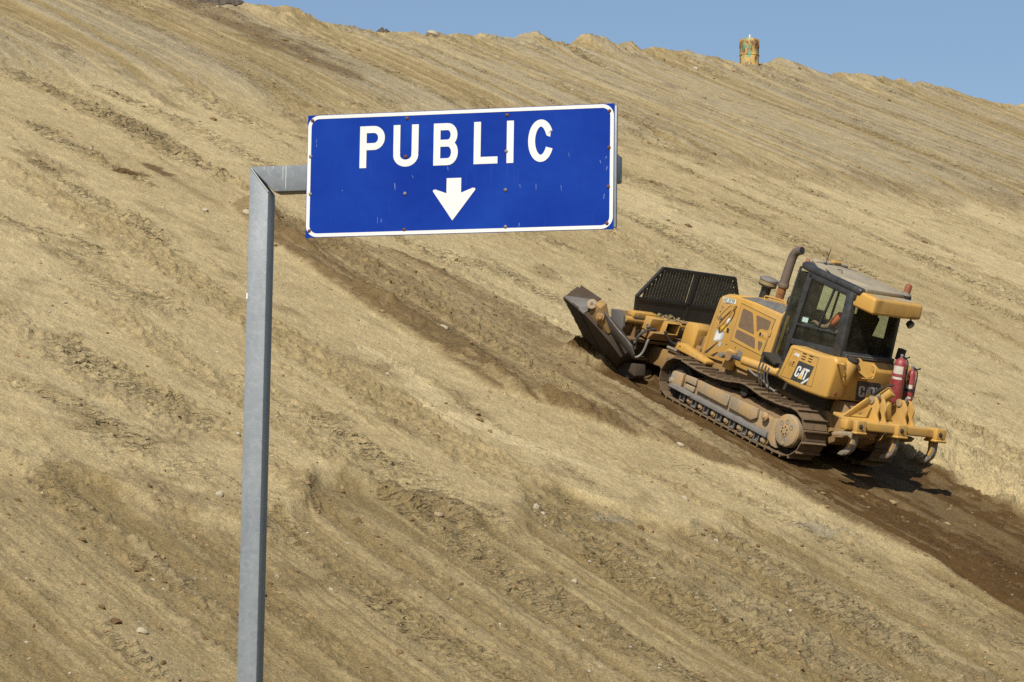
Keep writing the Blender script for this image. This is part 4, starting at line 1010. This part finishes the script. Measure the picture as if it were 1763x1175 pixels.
# door mirror loop, inside sticker, interior
q = MB(); q.tube([(.13, .43, 2.46), (.18, .52, 2.46), (.18, .52, 2.30), (.13, .43, 2.30)], .012, 8, smooth=1); q.build('door_pull', BLK, cab)
q = MB(); q.box(.03, .12, .44, .52, 2.33, 2.48); q.build('mirror', BLK, cab, bevel=.015)
q = MB(); q.tube([(.05, .50, 1.98), (.0, .53, 2.02), (-.08, .58, 1.97), (-.10, .60, 1.86)], .009, 6, smooth=1); q.build('cable', BLK, cab)
panelY('inspection_sticker', [(-.34, 2.17), (-.47, 2.19), (-.47, 2.27), (-.34, 2.25)], .5985, .002, paint('pale_green_sticker', (.45, .62, .52), .5, (.3, .4, .35), .4), cab)
inn = empty('cab_interior', cab)
q = MB(); q.box(.07, .095, -.10, .53, 2.14, 2.93); q.build('added_dark_sheet', paint('navy_dark_sheet', (.012, .018, .03), .5, (.03, .035, .04), .4), inn)  # dark sheet added to darken the view through the front door pane
q = MB(); q.prism([(.09, 1.41), (.09, 2.16), (-.05, 2.20), (-.22, 2.10), (-.10, 1.9), (-.02, 1.41)], 1, -.40, .20); q.build('dashboard', RUB, inn, bevel=.03)
q = MB(); q.box(-1.05, -.55, -.27, .27, 1.902, 2.02); q.build('seat_base', RUB, inn, bevel=.04)
q = MB(); q.prism([(-.98, 2.02), (-1.10, 2.02), (-1.20, 2.60), (-1.10, 2.62)], 1, -.30, .34); q.build('seat_back', RUB, inn, bevel=.04)
q = MB(); q.box(-1.22, -1.12, -.20, .26, 2.60, 2.80); q.build('headrest', RUB, inn, bevel=.03)
for s in (1, -1):
    q = MB(); q.box(-1.1, -.08, *sorted((s * .30, s * .46)), 1.45, 2.14); q.build('armrest_console', RUB, inn, bevel=.03)
q = MB(); q.box(-1.25, -.10, -.54, .54, 2.93, 2.98); q.build('headliner', DARK, inn)

# ---- lift cylinders, push arms
for s in (1, -1):
    lc = empty('lift_cylinder', doz); y = s * .76
    q = MB(); q.lathe((.52, y, 1.155), (-.995, 0, .10), [(0, .05), (.01, .075), (.85, .075), (.88, .06)], 22); q.build('cylinder_barrel', YEL, lc)
    q = MB(); q.lathe((.80, y, 1.127), (-.995, 0, .10), [(0, .036), (.30, .036)], 16); q.build('cylinder_rod', paint('blue_grey_rod', (.06, .08, .13), .25, (.2, .2, .2), .3, metal=.6) if s > 0 else STEEL, lc)
    q = MB(); q.lathe((.96, y - s * .10, 1.09), (0, s, 0), [(0, .05), (.22, .05), (.225, .03)], 18); q.build('pivot_pin', STEEL, lc)
    q = MB(); q.lathe((.86, y - .04, 1.115), (0, 1, 0), [(0, .085), (.08, .085)], 18); q.build('rod_eye', YELD, lc)
    q = MB(); q.prism([(.86, .86), (1.06, .86), (1.10, 1.14), (1.02, 1.20), (.90, 1.18)], 1, *sorted((s * .56, s * .66))); q.build('pivot_bracket', YEL, lc, bevel=.012)
    q = MB(); q.tube([(.30, y + s * .06, 1.09), (.10, y + s * .08, 1.04), (-.10, y + s * .08, 1.05), (-.22, y + s * .05, .96), (-.40, y, .93)], .018, 8, smooth=2); q.build('hydraulic_line', GREYB, lc)
    pa_ = empty('push_arm', doz)
    q = MB(); q.prism([(2.85, .30), (2.85, .62), (2.12, .70), (1.2, .62), (1.2, .42), (2.0, .40)], 1, *sorted((s * .50, s * .66))); q.build('arm_beam', YELD, pa_, bevel=.02)
    q = MB(); q.prism([(2.14, .80), (2.10, .92), (2.02, .935), (1.30, .86), (1.30, .80)], 1, *sorted((s * .60, s * .80))); q.build('arm_gusset', YEL, pa_, bevel=.015)
    q = MB(); q.lathe((2.02, s * .80, .875), (0, s, 0), [(0, .016), (.004, .016)], 10); q.build('gusset_hole', BLK, pa_)
    q = MB(); q.lathe((2.40, s * .70, .735), (-1, 0, .06), [(0, .030), (.36, .030)], 12); q.build('angle_rod', STEEL, pa_)
# front guard column and hydraulics between hood and blade
q = MB(); q.prism([(1.74, .80), (1.74, 1.25), (1.82, 1.33), (2.04, 1.30), (2.08, 1.22), (2.08, .78)], 1, .30, .62); col = q.build('radiator_guard', YEL, doz, bevel=.025); col.location = (.20, -.05, -.02)
q = MB(); q.prism([(.50, .83), (.42, .81), (.40, .86), (.41, 1.10), (.45, 1.15), (.51, 1.12), (.53, 1.06)], 0, 1.735, 1.7415); q.build('guard_recess', YELD, col, bevel=.002)
q = MB(); q.prism([(1.74, .60), (1.74, 1.20), (1.84, 1.16), (1.86, .60)], 1, -.50, .50); q.build('radiator_guard', YELD, doz, bevel=.025)

# ---- blade
bl = empty('blade', doz)
mo = [(3.18, .0), (3.08, .20), (2.96, .50), (2.86, .85), (2.84, 1.02), (2.90, 1.10), (3.06, 1.13), (2.98, .92), (3.04, .55), (3.14, .22), (3.26, .0)]
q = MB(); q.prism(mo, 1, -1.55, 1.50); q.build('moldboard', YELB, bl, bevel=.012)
q = MB(); q.prism([(2.78, .62), (2.74, .92), (2.82, 1.10), (2.98, 1.15), (3.16, 1.10), (3.05, .86), (2.92, .60)], 1, 1.50, 1.56); q.build('end_plate', GREYD, bl, bevel=.012)
q = MB(); q.prism([(3.20, -.09), (3.28, .10), (3.25, .10), (3.17, -.09)], 1, -1.6, 1.5); q.build('cutting_edge', STEEL, bl)
q = MB(); q.tube([(2.84, 1.48, 1.03), (2.84, -1.5, 1.03)], .062, 14); q.build('top_tube', YEL, bl)
for z in (.72, .36):
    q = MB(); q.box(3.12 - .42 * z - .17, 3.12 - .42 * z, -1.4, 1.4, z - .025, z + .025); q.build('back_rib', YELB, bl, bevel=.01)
for y in (-1.15, -.62, .62, 1.22):
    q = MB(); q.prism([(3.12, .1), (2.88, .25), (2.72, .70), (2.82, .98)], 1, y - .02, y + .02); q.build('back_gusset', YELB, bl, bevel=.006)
q = MB(); q.box(2.60, 2.90, .72, 1.06, .92, 1.155)
q.v = [(x + (.0 if z > 1 else .05) * (x < 2.7), y, z) for x, y, z in q.v]
mnt = q.build('mount_box', YEL, bl, bevel=.01)
q = MB(); q.prism([(.74, .94), (1.04, .96), (1.04, 1.12), (.76, 1.135)], 0, 2.5985, 2.602); 
q2 = MB(); q2.box(2.50, 2.90, .42, .75, .94, 1.13); hb = MB()
for (y0, y1, z0, z1) in ((.46, .78, 1.125, 1.14), (.46, .78, .93, .945), (.765, .78, .945, 1.125), (.46, .475, .945, 1.125)): hb.box(2.50, 2.86, y0, y1, z0, z1)
hb.build('open_box', YEL, bl, bevel=.003)
q = MB(); q.box(2.80, 2.86, .475, .765, .945, 1.125); q.build('box_back', DARK, bl)
q = MB(); q.prism([(2.50, .93), (2.86, .93), (2.86, .80), (2.60, .78)], 1, .46, 1.04); q.build('box_skirt', YELD, bl, bevel=.008)
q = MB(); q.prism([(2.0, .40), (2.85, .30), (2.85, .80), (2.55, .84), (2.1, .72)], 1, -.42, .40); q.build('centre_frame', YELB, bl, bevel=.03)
q = MB(); q.box(2.78, 2.95, .78, 1.34, 1.10, 1.185); q.build('top_box', YEL, bl, bevel=.01)
# leaf litter caught on the blade top
lf = MB(); rg = np.random.RandomState(3)
for k in range(90):
    c_ = Vector((rg.uniform(2.55, 2.95), rg.uniform(.20, .85), 1.145 + abs(rg.normal(0, .028)))); a_ = Vector(rg.normal(size=3)).normalized() * rg.uniform(.015, .05); b_ = a_.cross(Vector(rg.normal(size=3))).normalized() * rg.uniform(.006, .02)
    lf.add([tuple(c_ + a_), tuple(c_ + b_), tuple(c_ - a_), tuple(c_ - b_ + Vector((0, 0, .008)))], [(0, 1, 2, 3)])
lo = lf.build('leaf_litter', paint('dry_leaves', (.36, .32, .15), .8, (.16, .11, .05), .8, scale=30), bl); lo['kind'] = 'stuff'
# left wing of the blade, leaning outwards
wg = empty('blade_wing', bl)
rg = np.random.RandomState(9)
def wp(x, w, y0=1.2):                                     # point on the leaning plane, w = height
    return (x, y0 + 1.1 * w, w)
edge = []
for k in range(34):
    w = 1.131 - 1.25 * k / 33; edge.append((3.45 + .020 * abs(math.sin(k * math.pi / 3)) - .02 * math.sin(math.pi * k / 33) + rg.uniform(-.008, .008), w))
poly = edge + [(3.114, -.12), (2.806, .117), (2.43, .44), (2.56, .644), (2.77, .824), (3.0, .987)]
o1 = [wp(x, w) for x, w in poly]; o2 = [(p[0], p[1] - .24, p[2] + .22) if w > .0 else (p[0], p[1] - .10, p[2] + .09) for p, (x, w) in zip(o1, poly)]
k = len(poly); q = MB(); q.add(o1 + o2, [tuple(range(k)), tuple(range(2 * k - 1, k - 1, -1))] + [(i, i + k, (i + 1) % k + k, (i + 1) % k) for i in range(k)]); q.build('wing_body', RUSTD, wg, bevel=.006)
ek = [wp(x + .004, w) for x, w in edge] + [(2.98, 1.07, -.12), (3.06, 1.50, .27), (3.08, 1.9, .64), (3.12, 2.35, 1.045)]
ek = [(x, y + .012, z - .011) for x, y, z in ek]; k = len(ek)
q = MB(); q.add(ek + [(x, y - .03, z + .028) for x, y, z in ek], [tuple(range(k)), tuple(range(2 * k - 1, k - 1, -1))] + [(i, i + k, (i + 1) % k + k, (i + 1) % k) for i in range(k)]); q.build('wing_edge', DARK, wg, bevel=.004)
c4 = [(3.44, 2.446, 1.135), (3.0, 2.288, .991), (2.951, 2.058, 1.222), (3.506, 2.098, 1.257)]
q = MB(); q.add([(x, y + .004, z + .012) for x, y, z in c4] + [(x, y, z - .02) for x, y, z in c4], [(0, 1, 2, 3), (7, 6, 5, 4), (0, 4, 5, 1), (1, 5, 6, 2), (2, 6, 7, 3), (3, 7, 4, 0)]); q.build('wing_cap', GREYD, wg, bevel=.004)
q = MB(); q.add([(3.52, 2.11, 1.25), (3.0, 2.07, 1.22), (3.0, 2.0, 1.30), (3.56, 2.02, 1.35), (3.54, 2.06, 1.21), (3.02, 2.02, 1.18), (3.02, 1.95, 1.26), (3.58, 1.97, 1.31)], [(0, 1, 2, 3), (7, 6, 5, 4), (0, 4, 5, 1), (1, 5, 6, 2), (2, 6, 7, 3), (3, 7, 4, 0)]); q.build('wing_lip', RUSTD, wg, bevel=.006)
q = MB(); q.lathe((2.93, 2.22, 1.185), (-.35, .75, .35), [(0, .09), (.045, .09)], 20); ey = q.build('lifting_eye', YELW, wg, bevel=.005)
q = MB(); q.lathe(tuple(Vector((2.93, 2.22, 1.185)) + Vector((-.35, .75, .35)).normalized() * .046), (-.35, .75, .35), [(0, .03), (.004, .03)], 14); q.build('eye_hole', BLK, ey)
B5 = [(2.98, 2.22, 1.0), (2.858, 2.244, 1.222), (2.736, 2.205, 1.186), (2.70, 2.10, .98), (2.62, 1.95, .78), (2.80, 2.05, .82)]
q = MB(); k = len(B5); q.add(B5 + [(x + .02, y - .14, z + .10) for x, y, z in B5], [tuple(range(k)), tuple(range(2 * k - 1, k - 1, -1))] + [(i, i + k, (i + 1) % k + k, (i + 1) % k) for i in range(k)]); q.build('wing_bracket', YELD, wg, bevel=.01)
q = MB(); q.lathe((2.78, 2.08, 1.03), (-.5, .75, .1), [(0, .075), (.10, .075), (.105, .05), (.13, .045)], 18); q.build('hinge_pin', YELD, wg)
q = MB(); q.prism([(2.81, .19), (2.72, -.02), (2.36, .10), (2.30, .18), (2.38, .38), (2.74, .28)], 1, 1.10, 1.36); q.build('pivot_block', RUSTD, wg, bevel=.03)
q = MB(); q.lathe((2.55, 1.358, .16), (0, 1, 0), [(0, .09), (.012, .09), (.013, .05), (.02, .045)], 20); q.build('pivot_pin', DARK, wg)
LEAF = [(2.812, 2.151, 1.211), (2.81, 2.093, 1.118), (2.879, 1.984, 0.942), (2.868, 1.928, 0.852), (2.745, 1.863, 0.747), (2.559, 1.848, 0.723), (2.376, 1.827, 0.689), (2.231, 1.783, 0.618), (2.122, 1.753, 0.57), (2.059, 1.74, 0.548), (2.034, 1.787, 0.625), (2.086, 1.872, 0.761), (2.225, 1.927, 0.85), (2.419, 1.982, 0.939), (2.584, 2.044, 1.038), (2.699, 2.094, 1.12)]
q = MB(); k = len(LEAF); q.add(LEAF + [(x, y - .022, z + .014) for x, y, z in LEAF], [tuple(range(k)), tuple(range(2 * k - 1, k - 1, -1))] + [(i, i + k, (i + 1) % k + k, (i + 1) % k) for i in range(k)]); q.build('hose_guard', GREYD, wg, bevel=.005)
# debris rack
rk = empty('debris_rack', bl)
def bar(name, a_, b_, w, mat=BLK, par=rk, d=.05):
    a_, b_ = Vector(a_), Vector(b_); t_ = (b_ - a_).normalized(); x_ = Vector((1, 0, 0)); n_ = t_.cross(x_).normalized()
    q = MB(); vs = []
    for p in (a_, b_):
        for sx_, sn in ((-1, -1), (1, -1), (1, 1), (-1, 1)): vs.append(tuple(p + x_ * (sx_ * d / 2) + n_ * (sn * w / 2)))
    q.add(vs, [(0, 1, 2, 3), (7, 6, 5, 4), (0, 4, 5, 1), (1, 5, 6, 2), (2, 6, 7, 3), (3, 7, 4, 0)]); return q.build(name, mat, par, bevel=.004, seg=1)
XR = 2.95
bar('top_bar', (XR, .84, 1.99), (XR, -.95, 2.0), .06)
bar('side_bar', (XR, .83, 1.995), (XR, 1.26, 1.42), .06); bar('side_bar', (XR, 1.245, 1.44), (XR, 1.17, 1.13), .06)
bar('side_bar', (XR, -.94, 2.0), (XR, -1.30, 1.42), .06); bar('side_bar', (XR, -1.285, 1.44), (XR, -1.2, 1.13), .06)
bar('cross_bar', (XR, 1.22, 1.405), (XR, -1.27, 1.405), .05)
bar('centre_bar', (XR, .0, 1.98), (XR, .0, 1.12), .09)
q = MB(); q.box(XR - .012, XR + .012, -1.24, 1.19, 1.10, 1.385); q.build('solid_panel', BLK, rk)
k = 0; y = 1.16
while y > -1.22:
    ztop = 1.965 if -.92 < y < .80 else (1.965 - (y - .80) * (.55 / .42) if y > 0 else 1.965 - (-.92 - y) * (.55 / .35))
    if ztop > 1.5 and abs(y) > .075:
        bar('rack_bar', (XR, y, 1.42), (XR, y, ztop), .046, d=.03)
    y -= .070; k += 1
for y in (1.18, 0.02, -1.2):
    q = MB(); q.box(2.78, 3.0, y - .14, y + .14, 1.085, 1.11); q.box(2.80, 2.98, y - .05, y + .05, 1.02, 1.085); q.build('rack_foot', GREYB if y > .5 else YELD, rk, bevel=.006)
# hoses
hz = empty('hydraulic_hoses', bl)
for pts, r_, mt_ in (([(2.62, .90, .97), (2.62, 1.10, .93), (2.64, 1.24, .82), (2.66, 1.24, .68), (2.66, 1.20, .58)], .026, RUB), ([(2.62, .92, .90), (2.60, 1.02, .78), (2.60, 1.03, .60), (2.62, 1.06, .47), (2.66, 1.14, .40), (2.68, 1.22, .46), (2.68, 1.26, .60)], .022, GREYB), ([(2.42, .86, 1.0), (2.40, .74, .86), (2.36, .56, .79), (2.28, .40, .84), (2.15, .28, .95)], .026, RUB), ([(2.1, .30, .95), (2.2, .38, 1.06), (2.35, .55, 1.10)], .02, RUB)):
    q = MB(); q.tube(pts, r_, 8, smooth=2); q.build('hose', mt_, hz)
for c_ in ((2.64, 1.04, .97), (2.64, 1.0, .90), (2.66, 1.24, .66), (2.67, 1.19, .55), (2.2, .36, .90), (2.12, .30, .80)):
    q = MB(); q.lathe(c_, (.2, .6, .7), [(0, .025), (.02, .036), (.05, .036), (.06, .022), (.09, .022)], 6); q.build('hose_fitting', GREYB, hz)

# ---- ripper
rp_ = empty('ripper', doz)
def tilt(q):
    ca, sa = math.cos(R(14)), math.sin(R(14)); q.v = [((x + 2.48) * ca + (z - 1.09) * sa - 2.48, y, (z - 1.09) * ca - (x + 2.48) * sa + 1.09) for x, y, z in q.v]; return q
q = tilt(MB().box(-2.56, -2.40, -1.20, 1.22, 1.02, 1.165)); q.build('tool_beam', YEL, rp_, bevel=.025, seg=3)
q = tilt(MB().box(-2.565, -2.395, 1.09, 1.24, 1.015, 1.185)); q.build('beam_end', YEL, rp_, bevel=.03)
for y in (.96, -.03, -.99):
    sh = empty('shank_bracket', rp_)
    q = MB(); q.box(-2.63, -2.38, y - .12, y + .12, .99, 1.185); q.box(-2.65, -2.36, y - .135, y + .135, .955, 1.0); tilt(q); q.build('bracket_body', YEL, sh, bevel=.022, seg=3)
    q = MB(); q.lathe((-2.63, y + .03, 1.085), (-1, 0, 0), [(0, .04), (.012, .04), (.013, .022), (.04, .02)], 10); tilt(q); q.build('shank_pin', DARK, sh)
    c_ = [(-2.50, .99), (-2.525, .90), (-2.545, .81), (-2.535, .72), (-2.49, .65), (-2.42, .60), (-2.36, .575)]
    w_ = [.075, .075, .07, .065, .055, .045, .02]
    q = MB(); rings = []
    for i, (p, w0) in enumerate(zip(c_, w_)):
        a_ = Vector(c_[max(0, i - 1)]); b2_ = Vector(c_[min(len(c_) - 1, i + 1)]); t_ = (b2_ - a_).normalized(); n_ = Vector((-t_.y, t_.x)) * w0
        hw = .042 if i < 5 else .034
        rings.append([(p[0] + n_.x, y - hw, p[1] + n_.y), (p[0] + n_.x, y + hw, p[1] + n_.y), (p[0] - n_.x, y + hw, p[1] - n_.y), (p[0] - n_.x, y - hw, p[1] - n_.y)])
    q.ring(rings); q.build('shank', STEEL, sh, bevel=.01)
    q = MB()
    for sd in (1, -1):
        pl_ = [(c_[k2][0] + .018 * k3, c_[k2][1]) for k2, k3 in ((0, -1.6), (1, -1.6), (2, -1.5), (3, -.8))] + [(c_[k2][0] + .03, c_[k2][1] + .012) for k2 in (3, 2, 1, 0)]
        q.prism(pl_, 1, *sorted((y + sd * .041, y + sd * .047)))
    q.build('shank_paint', YEL, sh)
    q = MB(); q.prism([(-2.50, .70), (-2.55, .66), (-2.44, .555), (-2.33, .545), (-2.37, .60)], 1, y - .05, y + .05); q.build('ripper_tip', STEEL, sh, bevel=.012)
for s, y in ((1, .27), (-1, -.41)):
    lg = empty('link_lug', rp_)
    for dy in (.07, -.10):
        q = MB(); q.prism(poly_round([(-1.98, 1.06), (-2.035, 1.40), (-2.08, 1.50), (-2.20, 1.52), (-2.33, 1.39), (-2.325, 1.25), (-2.42, 1.15), (-2.42, 1.04)], .04), 1, y + dy - .022, y + dy + .022); q.build('lug_plate', YEL, lg, bevel=.008)
    q = MB(); q.lathe((-2.13, y - .14, 1.455), (0, 1, 0), [(0, .045), (.235, .045), (.24, .065), (.255, .065), (.26, .03)], 18); q.build('lug_pin', YELW, lg)
    q = MB(); q.prism([(-2.05, 1.49), (-2.18, 1.50), (-2.17, 1.38), (-1.80, 1.0), (-1.62, 1.08)], 1, y - .07, y + .04); q.build('upper_link', YEL, lg, bevel=.02)
    q = MB(); q.lathe((-2.16, y - .01, 1.50), (-.2, 0, 1), [(0, .03), (.05, .03), (.06, .015)], 8); q.build('grease_fitting', GREYB, lg)
q = MB(); q.prism([(1.0, 1.165), (.93, 1.22), (.56, 1.50), (.46, 1.46), (.50, 1.36), (.82, 1.165)], 0, -2.215, -2.185); q.build('brace_plate', YEL, rp_, bevel=.004)
q = MB(); q.box(-2.45, -2.0, -.62, 1.02, 1.10, 1.15); q.build('lug_base', YEL, rp_, bevel=.01)
q = MB(); q.prism([(-.14, 1.165), (.16, 1.165), (.06, 1.46), (-.0, 1.46)], 0, -2.24, -2.20); q.build('brace_plate', YEL, rp_, bevel=.008)
q = MB(); q.lathe((-1.86, .06, 1.24), (-.46, -.32, .78), [(0, .08), (.03, .095), (.46, .095), (.47, .085)], 26); cy = q.build('ripper_cylinder', YEL, rp_, angle=25)
for h_ in (.22, .34): 
    q = MB(); q.lathe(tuple(Vector((-1.86, .06, 1.24)) + Vector((-.46, -.32, .78)).normalized() * h_), (-.46, -.32, .78), [(0, .0965), (.012, .0965)], 26); q.build('cylinder_band', YELW, cy)
q = MB(); q.tube([(-1.88, .22, 1.30), (-1.95, .19, 1.50), (-2.05, .06, 1.68), (-2.12, -.06, 1.74)], .018, 8, smooth=2); q.build('cylinder_hose', DARK, rp_)
for s in (1, -1):
    q = MB(); q.prism([(-1.70, .62), (-1.70, .78), (-2.42, .985), (-2.52, .985), (-2.46, .90)], 1, *sorted((s * .40, s * .52))); q.build('lower_link', YELD, rp_, bevel=.015)
q = MB(); q.prism([(-2.26, .86), (-2.30, .90), (-2.44, .965), (-2.66, 1.03), (-2.69, .93), (-2.60, .95), (-2.50, .90), (-2.42, .89), (-2.32, .84)], 1, 1.17, 1.21); q.build('tie_plate', YELW, rp_, bevel=.006)
q = MB(); q.prism([(-2.02, .90), (-2.05, .84), (-2.30, .82), (-2.24, .90)], 1, .18, .30); q.build('link_pad', YEL, rp_, bevel=.01)

# ------------------------------------------------------------------ fire extinguishers on the rear of the machine
def in_slope(name): 
    o = empty(name); o.matrix_world = SLOPE; return o
def extinguisher(top, bot, r, label, big):
    top, bot = Vector(top), Vector(bot); ax = (top - bot); ln = ax.length; ax.normalize()
    root = in_slope('fire_extinguisher'); root.matrix_world = SLOPE @ Matrix.Translation(bot)
    tag(root, label, 'fire extinguisher', 'fire extinguishers on the bulldozer')
    b = MB(); b.lathe((0, 0, 0), ax, [(0, r * .9), (.02, r), (ln * .86, r), (ln * .93, r * .86), (ln * .975, r * .55), (ln, r * .3)], 26); b.build('cylinder', RED, root)
    b = MB(); b.lathe(tuple(ax * ln * .985), ax, [(0, .022), (.04, .026), (.06, .03), (.075, .012)], 12); v = b.build('valve', GREYB, root)
    side = Vector((-.2, -1, .1)).normalized()
    b = MB(); b.tube([tuple(ax * (ln + .03)), tuple(ax * (ln + .0) + side * .09), tuple(ax * (ln + .02) + side * .16)], .014, 6); b.build('lever', BLK, v)
    b = MB(); b.tube([tuple(ax * ln * .99 + side * .02), tuple(ax * (ln * .96) + side * (r + .05)), tuple(ax * (ln * .55) + side * (r + .035)), tuple(ax * (ln * .28) + side * (r + .02))], .013, 8, smooth=2); b.build('hose', RUB, root)
    # paper label wraps the side turned back and left
    tq = ax; a_ = Vector((-.72, .69, 0)); a_ = (a_ - tq * a_.dot(tq)).normalized(); c_ = tq.cross(a_)
    def patch(h0, h1, a0, a1, mat, nm):
        b = MB(); n = 12; vs = []
        for h_ in (h0, h1):
            for k in range(n + 1):
                an_ = R(a0 + (a1 - a0) * k / n); vs.append(tuple(tq * (h_ * ln) + (a_ * math.cos(an_) + c_ * math.sin(an_)) * (r + .0015)))
        b.add(vs, [(k, k + 1, n + 2 + k, n + 1 + k) for k in range(n)]); b.build(nm, mat, root)
    LAB = paint('worn_paper_label', (.62, .60, .52), .7, (.35, .27, .18), .5, scale=18)
    patch(*( (.62, .82) if big else (.50, .60)), -75, 28, LAB, 'paper_label')
    if big: patch(.52, .575, -75, 28, LAB, 'paper_label')
    else: patch(.24, .29, -40, 30, LAB, 'paper_label')
    b = MB(); h_ = .585 if big else .42; b.lathe(tuple(ax * ln * h_), ax, [(0, r + .006), (.045, r + .006)], 26); b.build('clamp_band', RED if big else BLK, root)
    b = MB(); b.tube([tuple(ax * ln * .1 + Vector((.06, r * .9, 0))), tuple(ax * ln * .66 + Vector((.06, r * .95, 0)))], .014, 6); b.build('mounting_rail', RED if big else BLK, root)
extinguisher((-1.80, -.40, 2.13), (-1.93, -.42, 1.40), .105, 'large red fire extinguisher with white label, left of the two behind the cab', True)
extinguisher((-1.76, -.80, 1.95), (-1.90, -.80, 1.32), .068, 'small slim red fire extinguisher, right of the two behind the cab', False)

# ------------------------------------------------------------------ operator seated in the cab
def skin_figure(name, nodes, edges, mat, parent, sub=2):
    me = bpy.data.meshes.new(name); me.from_pydata([n[:3] for n in nodes], edges, [])
    o = bpy.data.objects.new(name, me); COL.objects.link(o)
    if parent: o.parent = parent
    md = o.modifiers.new('skin', 'SKIN'); md.use_smooth_shade = True
    for i, n in enumerate(nodes):
        sv_ = me.skin_vertices[0].data[i]; sv_.radius = (n[3], n[4] if len(n) > 4 else n[3]); sv_.use_root = (i == 0)
    o.modifiers.new('sub', 'SUBSURF').levels = sub; o.modifiers[-1].render_levels = sub
    me.materials.append(mat); return o
SKIN = paint('tanned_skin', (.36, .20, .125), .55, (.25, .14, .09), .3)
VEST = paint('orange_vest_cloth', (.72, .12, .035), .8, (.4, .15, .08), .2)
JEAN = paint('dark_blue_denim', (.025, .04, .08), .85, (.08, .08, .09), .4)
HAIR = paint('dark_hair', (.02, .014, .01), .7, (.05, .04, .03), .3)
per = in_slope('person'); per.matrix_world = SLOPE @ Matrix.Translation((-.74, .03, 1.98))
tag(per, 'seated operator in an orange vest inside the bulldozer cab reaching forward', 'person')
nodes = [(0, 0, .10, .15, .12), (-.04, 0, .30, .15, .11), (-.05, 0, .46, .15, .10), (-.04, 0, .55, .06, .06), (-.01, 0, .62, .055, .055), (.0, 0, .70, .085, .075), (.0, 0, .80, .085, .085), (-.005, 0, .86, .05, .05)]
edges = [(i, i + 1) for i in range(7)]
for s in (1, -1):
    k = len(nodes)
    nodes += [(-.05, s * .19, .47, .065), (-.0, s * .25, .34, .05), (.09, s * .29, .22, .045), (.24, s * .27, .19, .038), (.38, s * .22, .20, .027), (.45, s * .20, .205, .032)]
    edges += [(2, k), (k, k + 1), (k + 1, k + 2), (k + 2, k + 3), (k + 3, k + 4), (k + 4, k + 5)]
    j = k + 5
    for f_, (dy, dx, dz) in enumerate(((-.03, .07, -.02), (-.01, .08, -.025), (.01, .075, -.03), (.028, .06, -.03), (-.04, .03, .015))):
        q_ = len(nodes); px, py, pz = nodes[j][:3]
        nodes += [(px + dx * .6, py + dy * s, pz + dz * .3, .010), (px + dx, py + dy * s, pz + dz - .02, .008)]
        edges += [(j, q_), (q_, q_ + 1)]
    k = len(nodes)
    nodes += [(.06, s * .10, .06, .095), (.28, s * .13, .09, .08), (.45, s * .14, .08, .065), (.50, s * .14, -.10, .055)]
    edges += [(0, k), (k, k + 1), (k + 1, k + 2), (k + 2, k + 3)]
skin_figure('body', nodes, edges, SKIN, per)
vn_ = [(0, 0, .10, .165, .135), (-.04, 0, .30, .165, .125), (-.05, 0, .47, .16, .115), (-.045, 0, .53, .085, .075)]
ve_ = [(0, 1), (1, 2), (2, 3)]
for s in (1, -1):
    k = len(vn_); vn_ += [(-.05, s * .20, .48, .078), (-.0, s * .25, .35, .064), (.04, s * .27, .28, .058)]; ve_ += [(2, k), (k, k + 1), (k + 1, k + 2)]
skin_figure('orange_vest', vn_, ve_, VEST, per)
tn_ = [(0, 0, .08, .16, .12)]; te_ = []
for s in (1, -1):
    k = len(tn_); tn_ += [(.06, s * .10, .065, .105), (.28, s * .13, .095, .09), (.45, s * .14, .085, .076), (.50, s * .14, -.08, .066)]; te_ += [(0, k), (k, k + 1), (k + 1, k + 2), (k + 2, k + 3)]
skin_figure('trousers', tn_, te_, JEAN, per)
q = MB(); q.lathe((-.01, 0, .76), (-.15, 0, 1), [(-.02, .092), (.05, .10), (.10, .085), (.135, .04), (.14, .01)], 16); q.build('hair', HAIR, per)
for s in (1, -1):
    q = MB(); q.lathe((.075, s * .032, .775), (1, 0, 0), [(0, .013), (.008, .010), (.011, .003)], 8); q.build('eye', BLK, per)
    q = MB(); q.lathe((-.0, s * .08, .76), (0, s, .1), [(0, .02), (.012, .028), (.018, .015)], 8); q.build('ear', SKIN, per)
q = MB(); q.prism([(.075, .78), (.108, .74), (.075, .73)], 1, -.014, .014); q.build('nose', SKIN, per, bevel=.005)
q = MB(); q.box(.078, .086, -.025, .025, .695, .703); q.build('mouth', paint('lips', (.22, .07, .05), .5, (.2, .08, .06), .2), per)
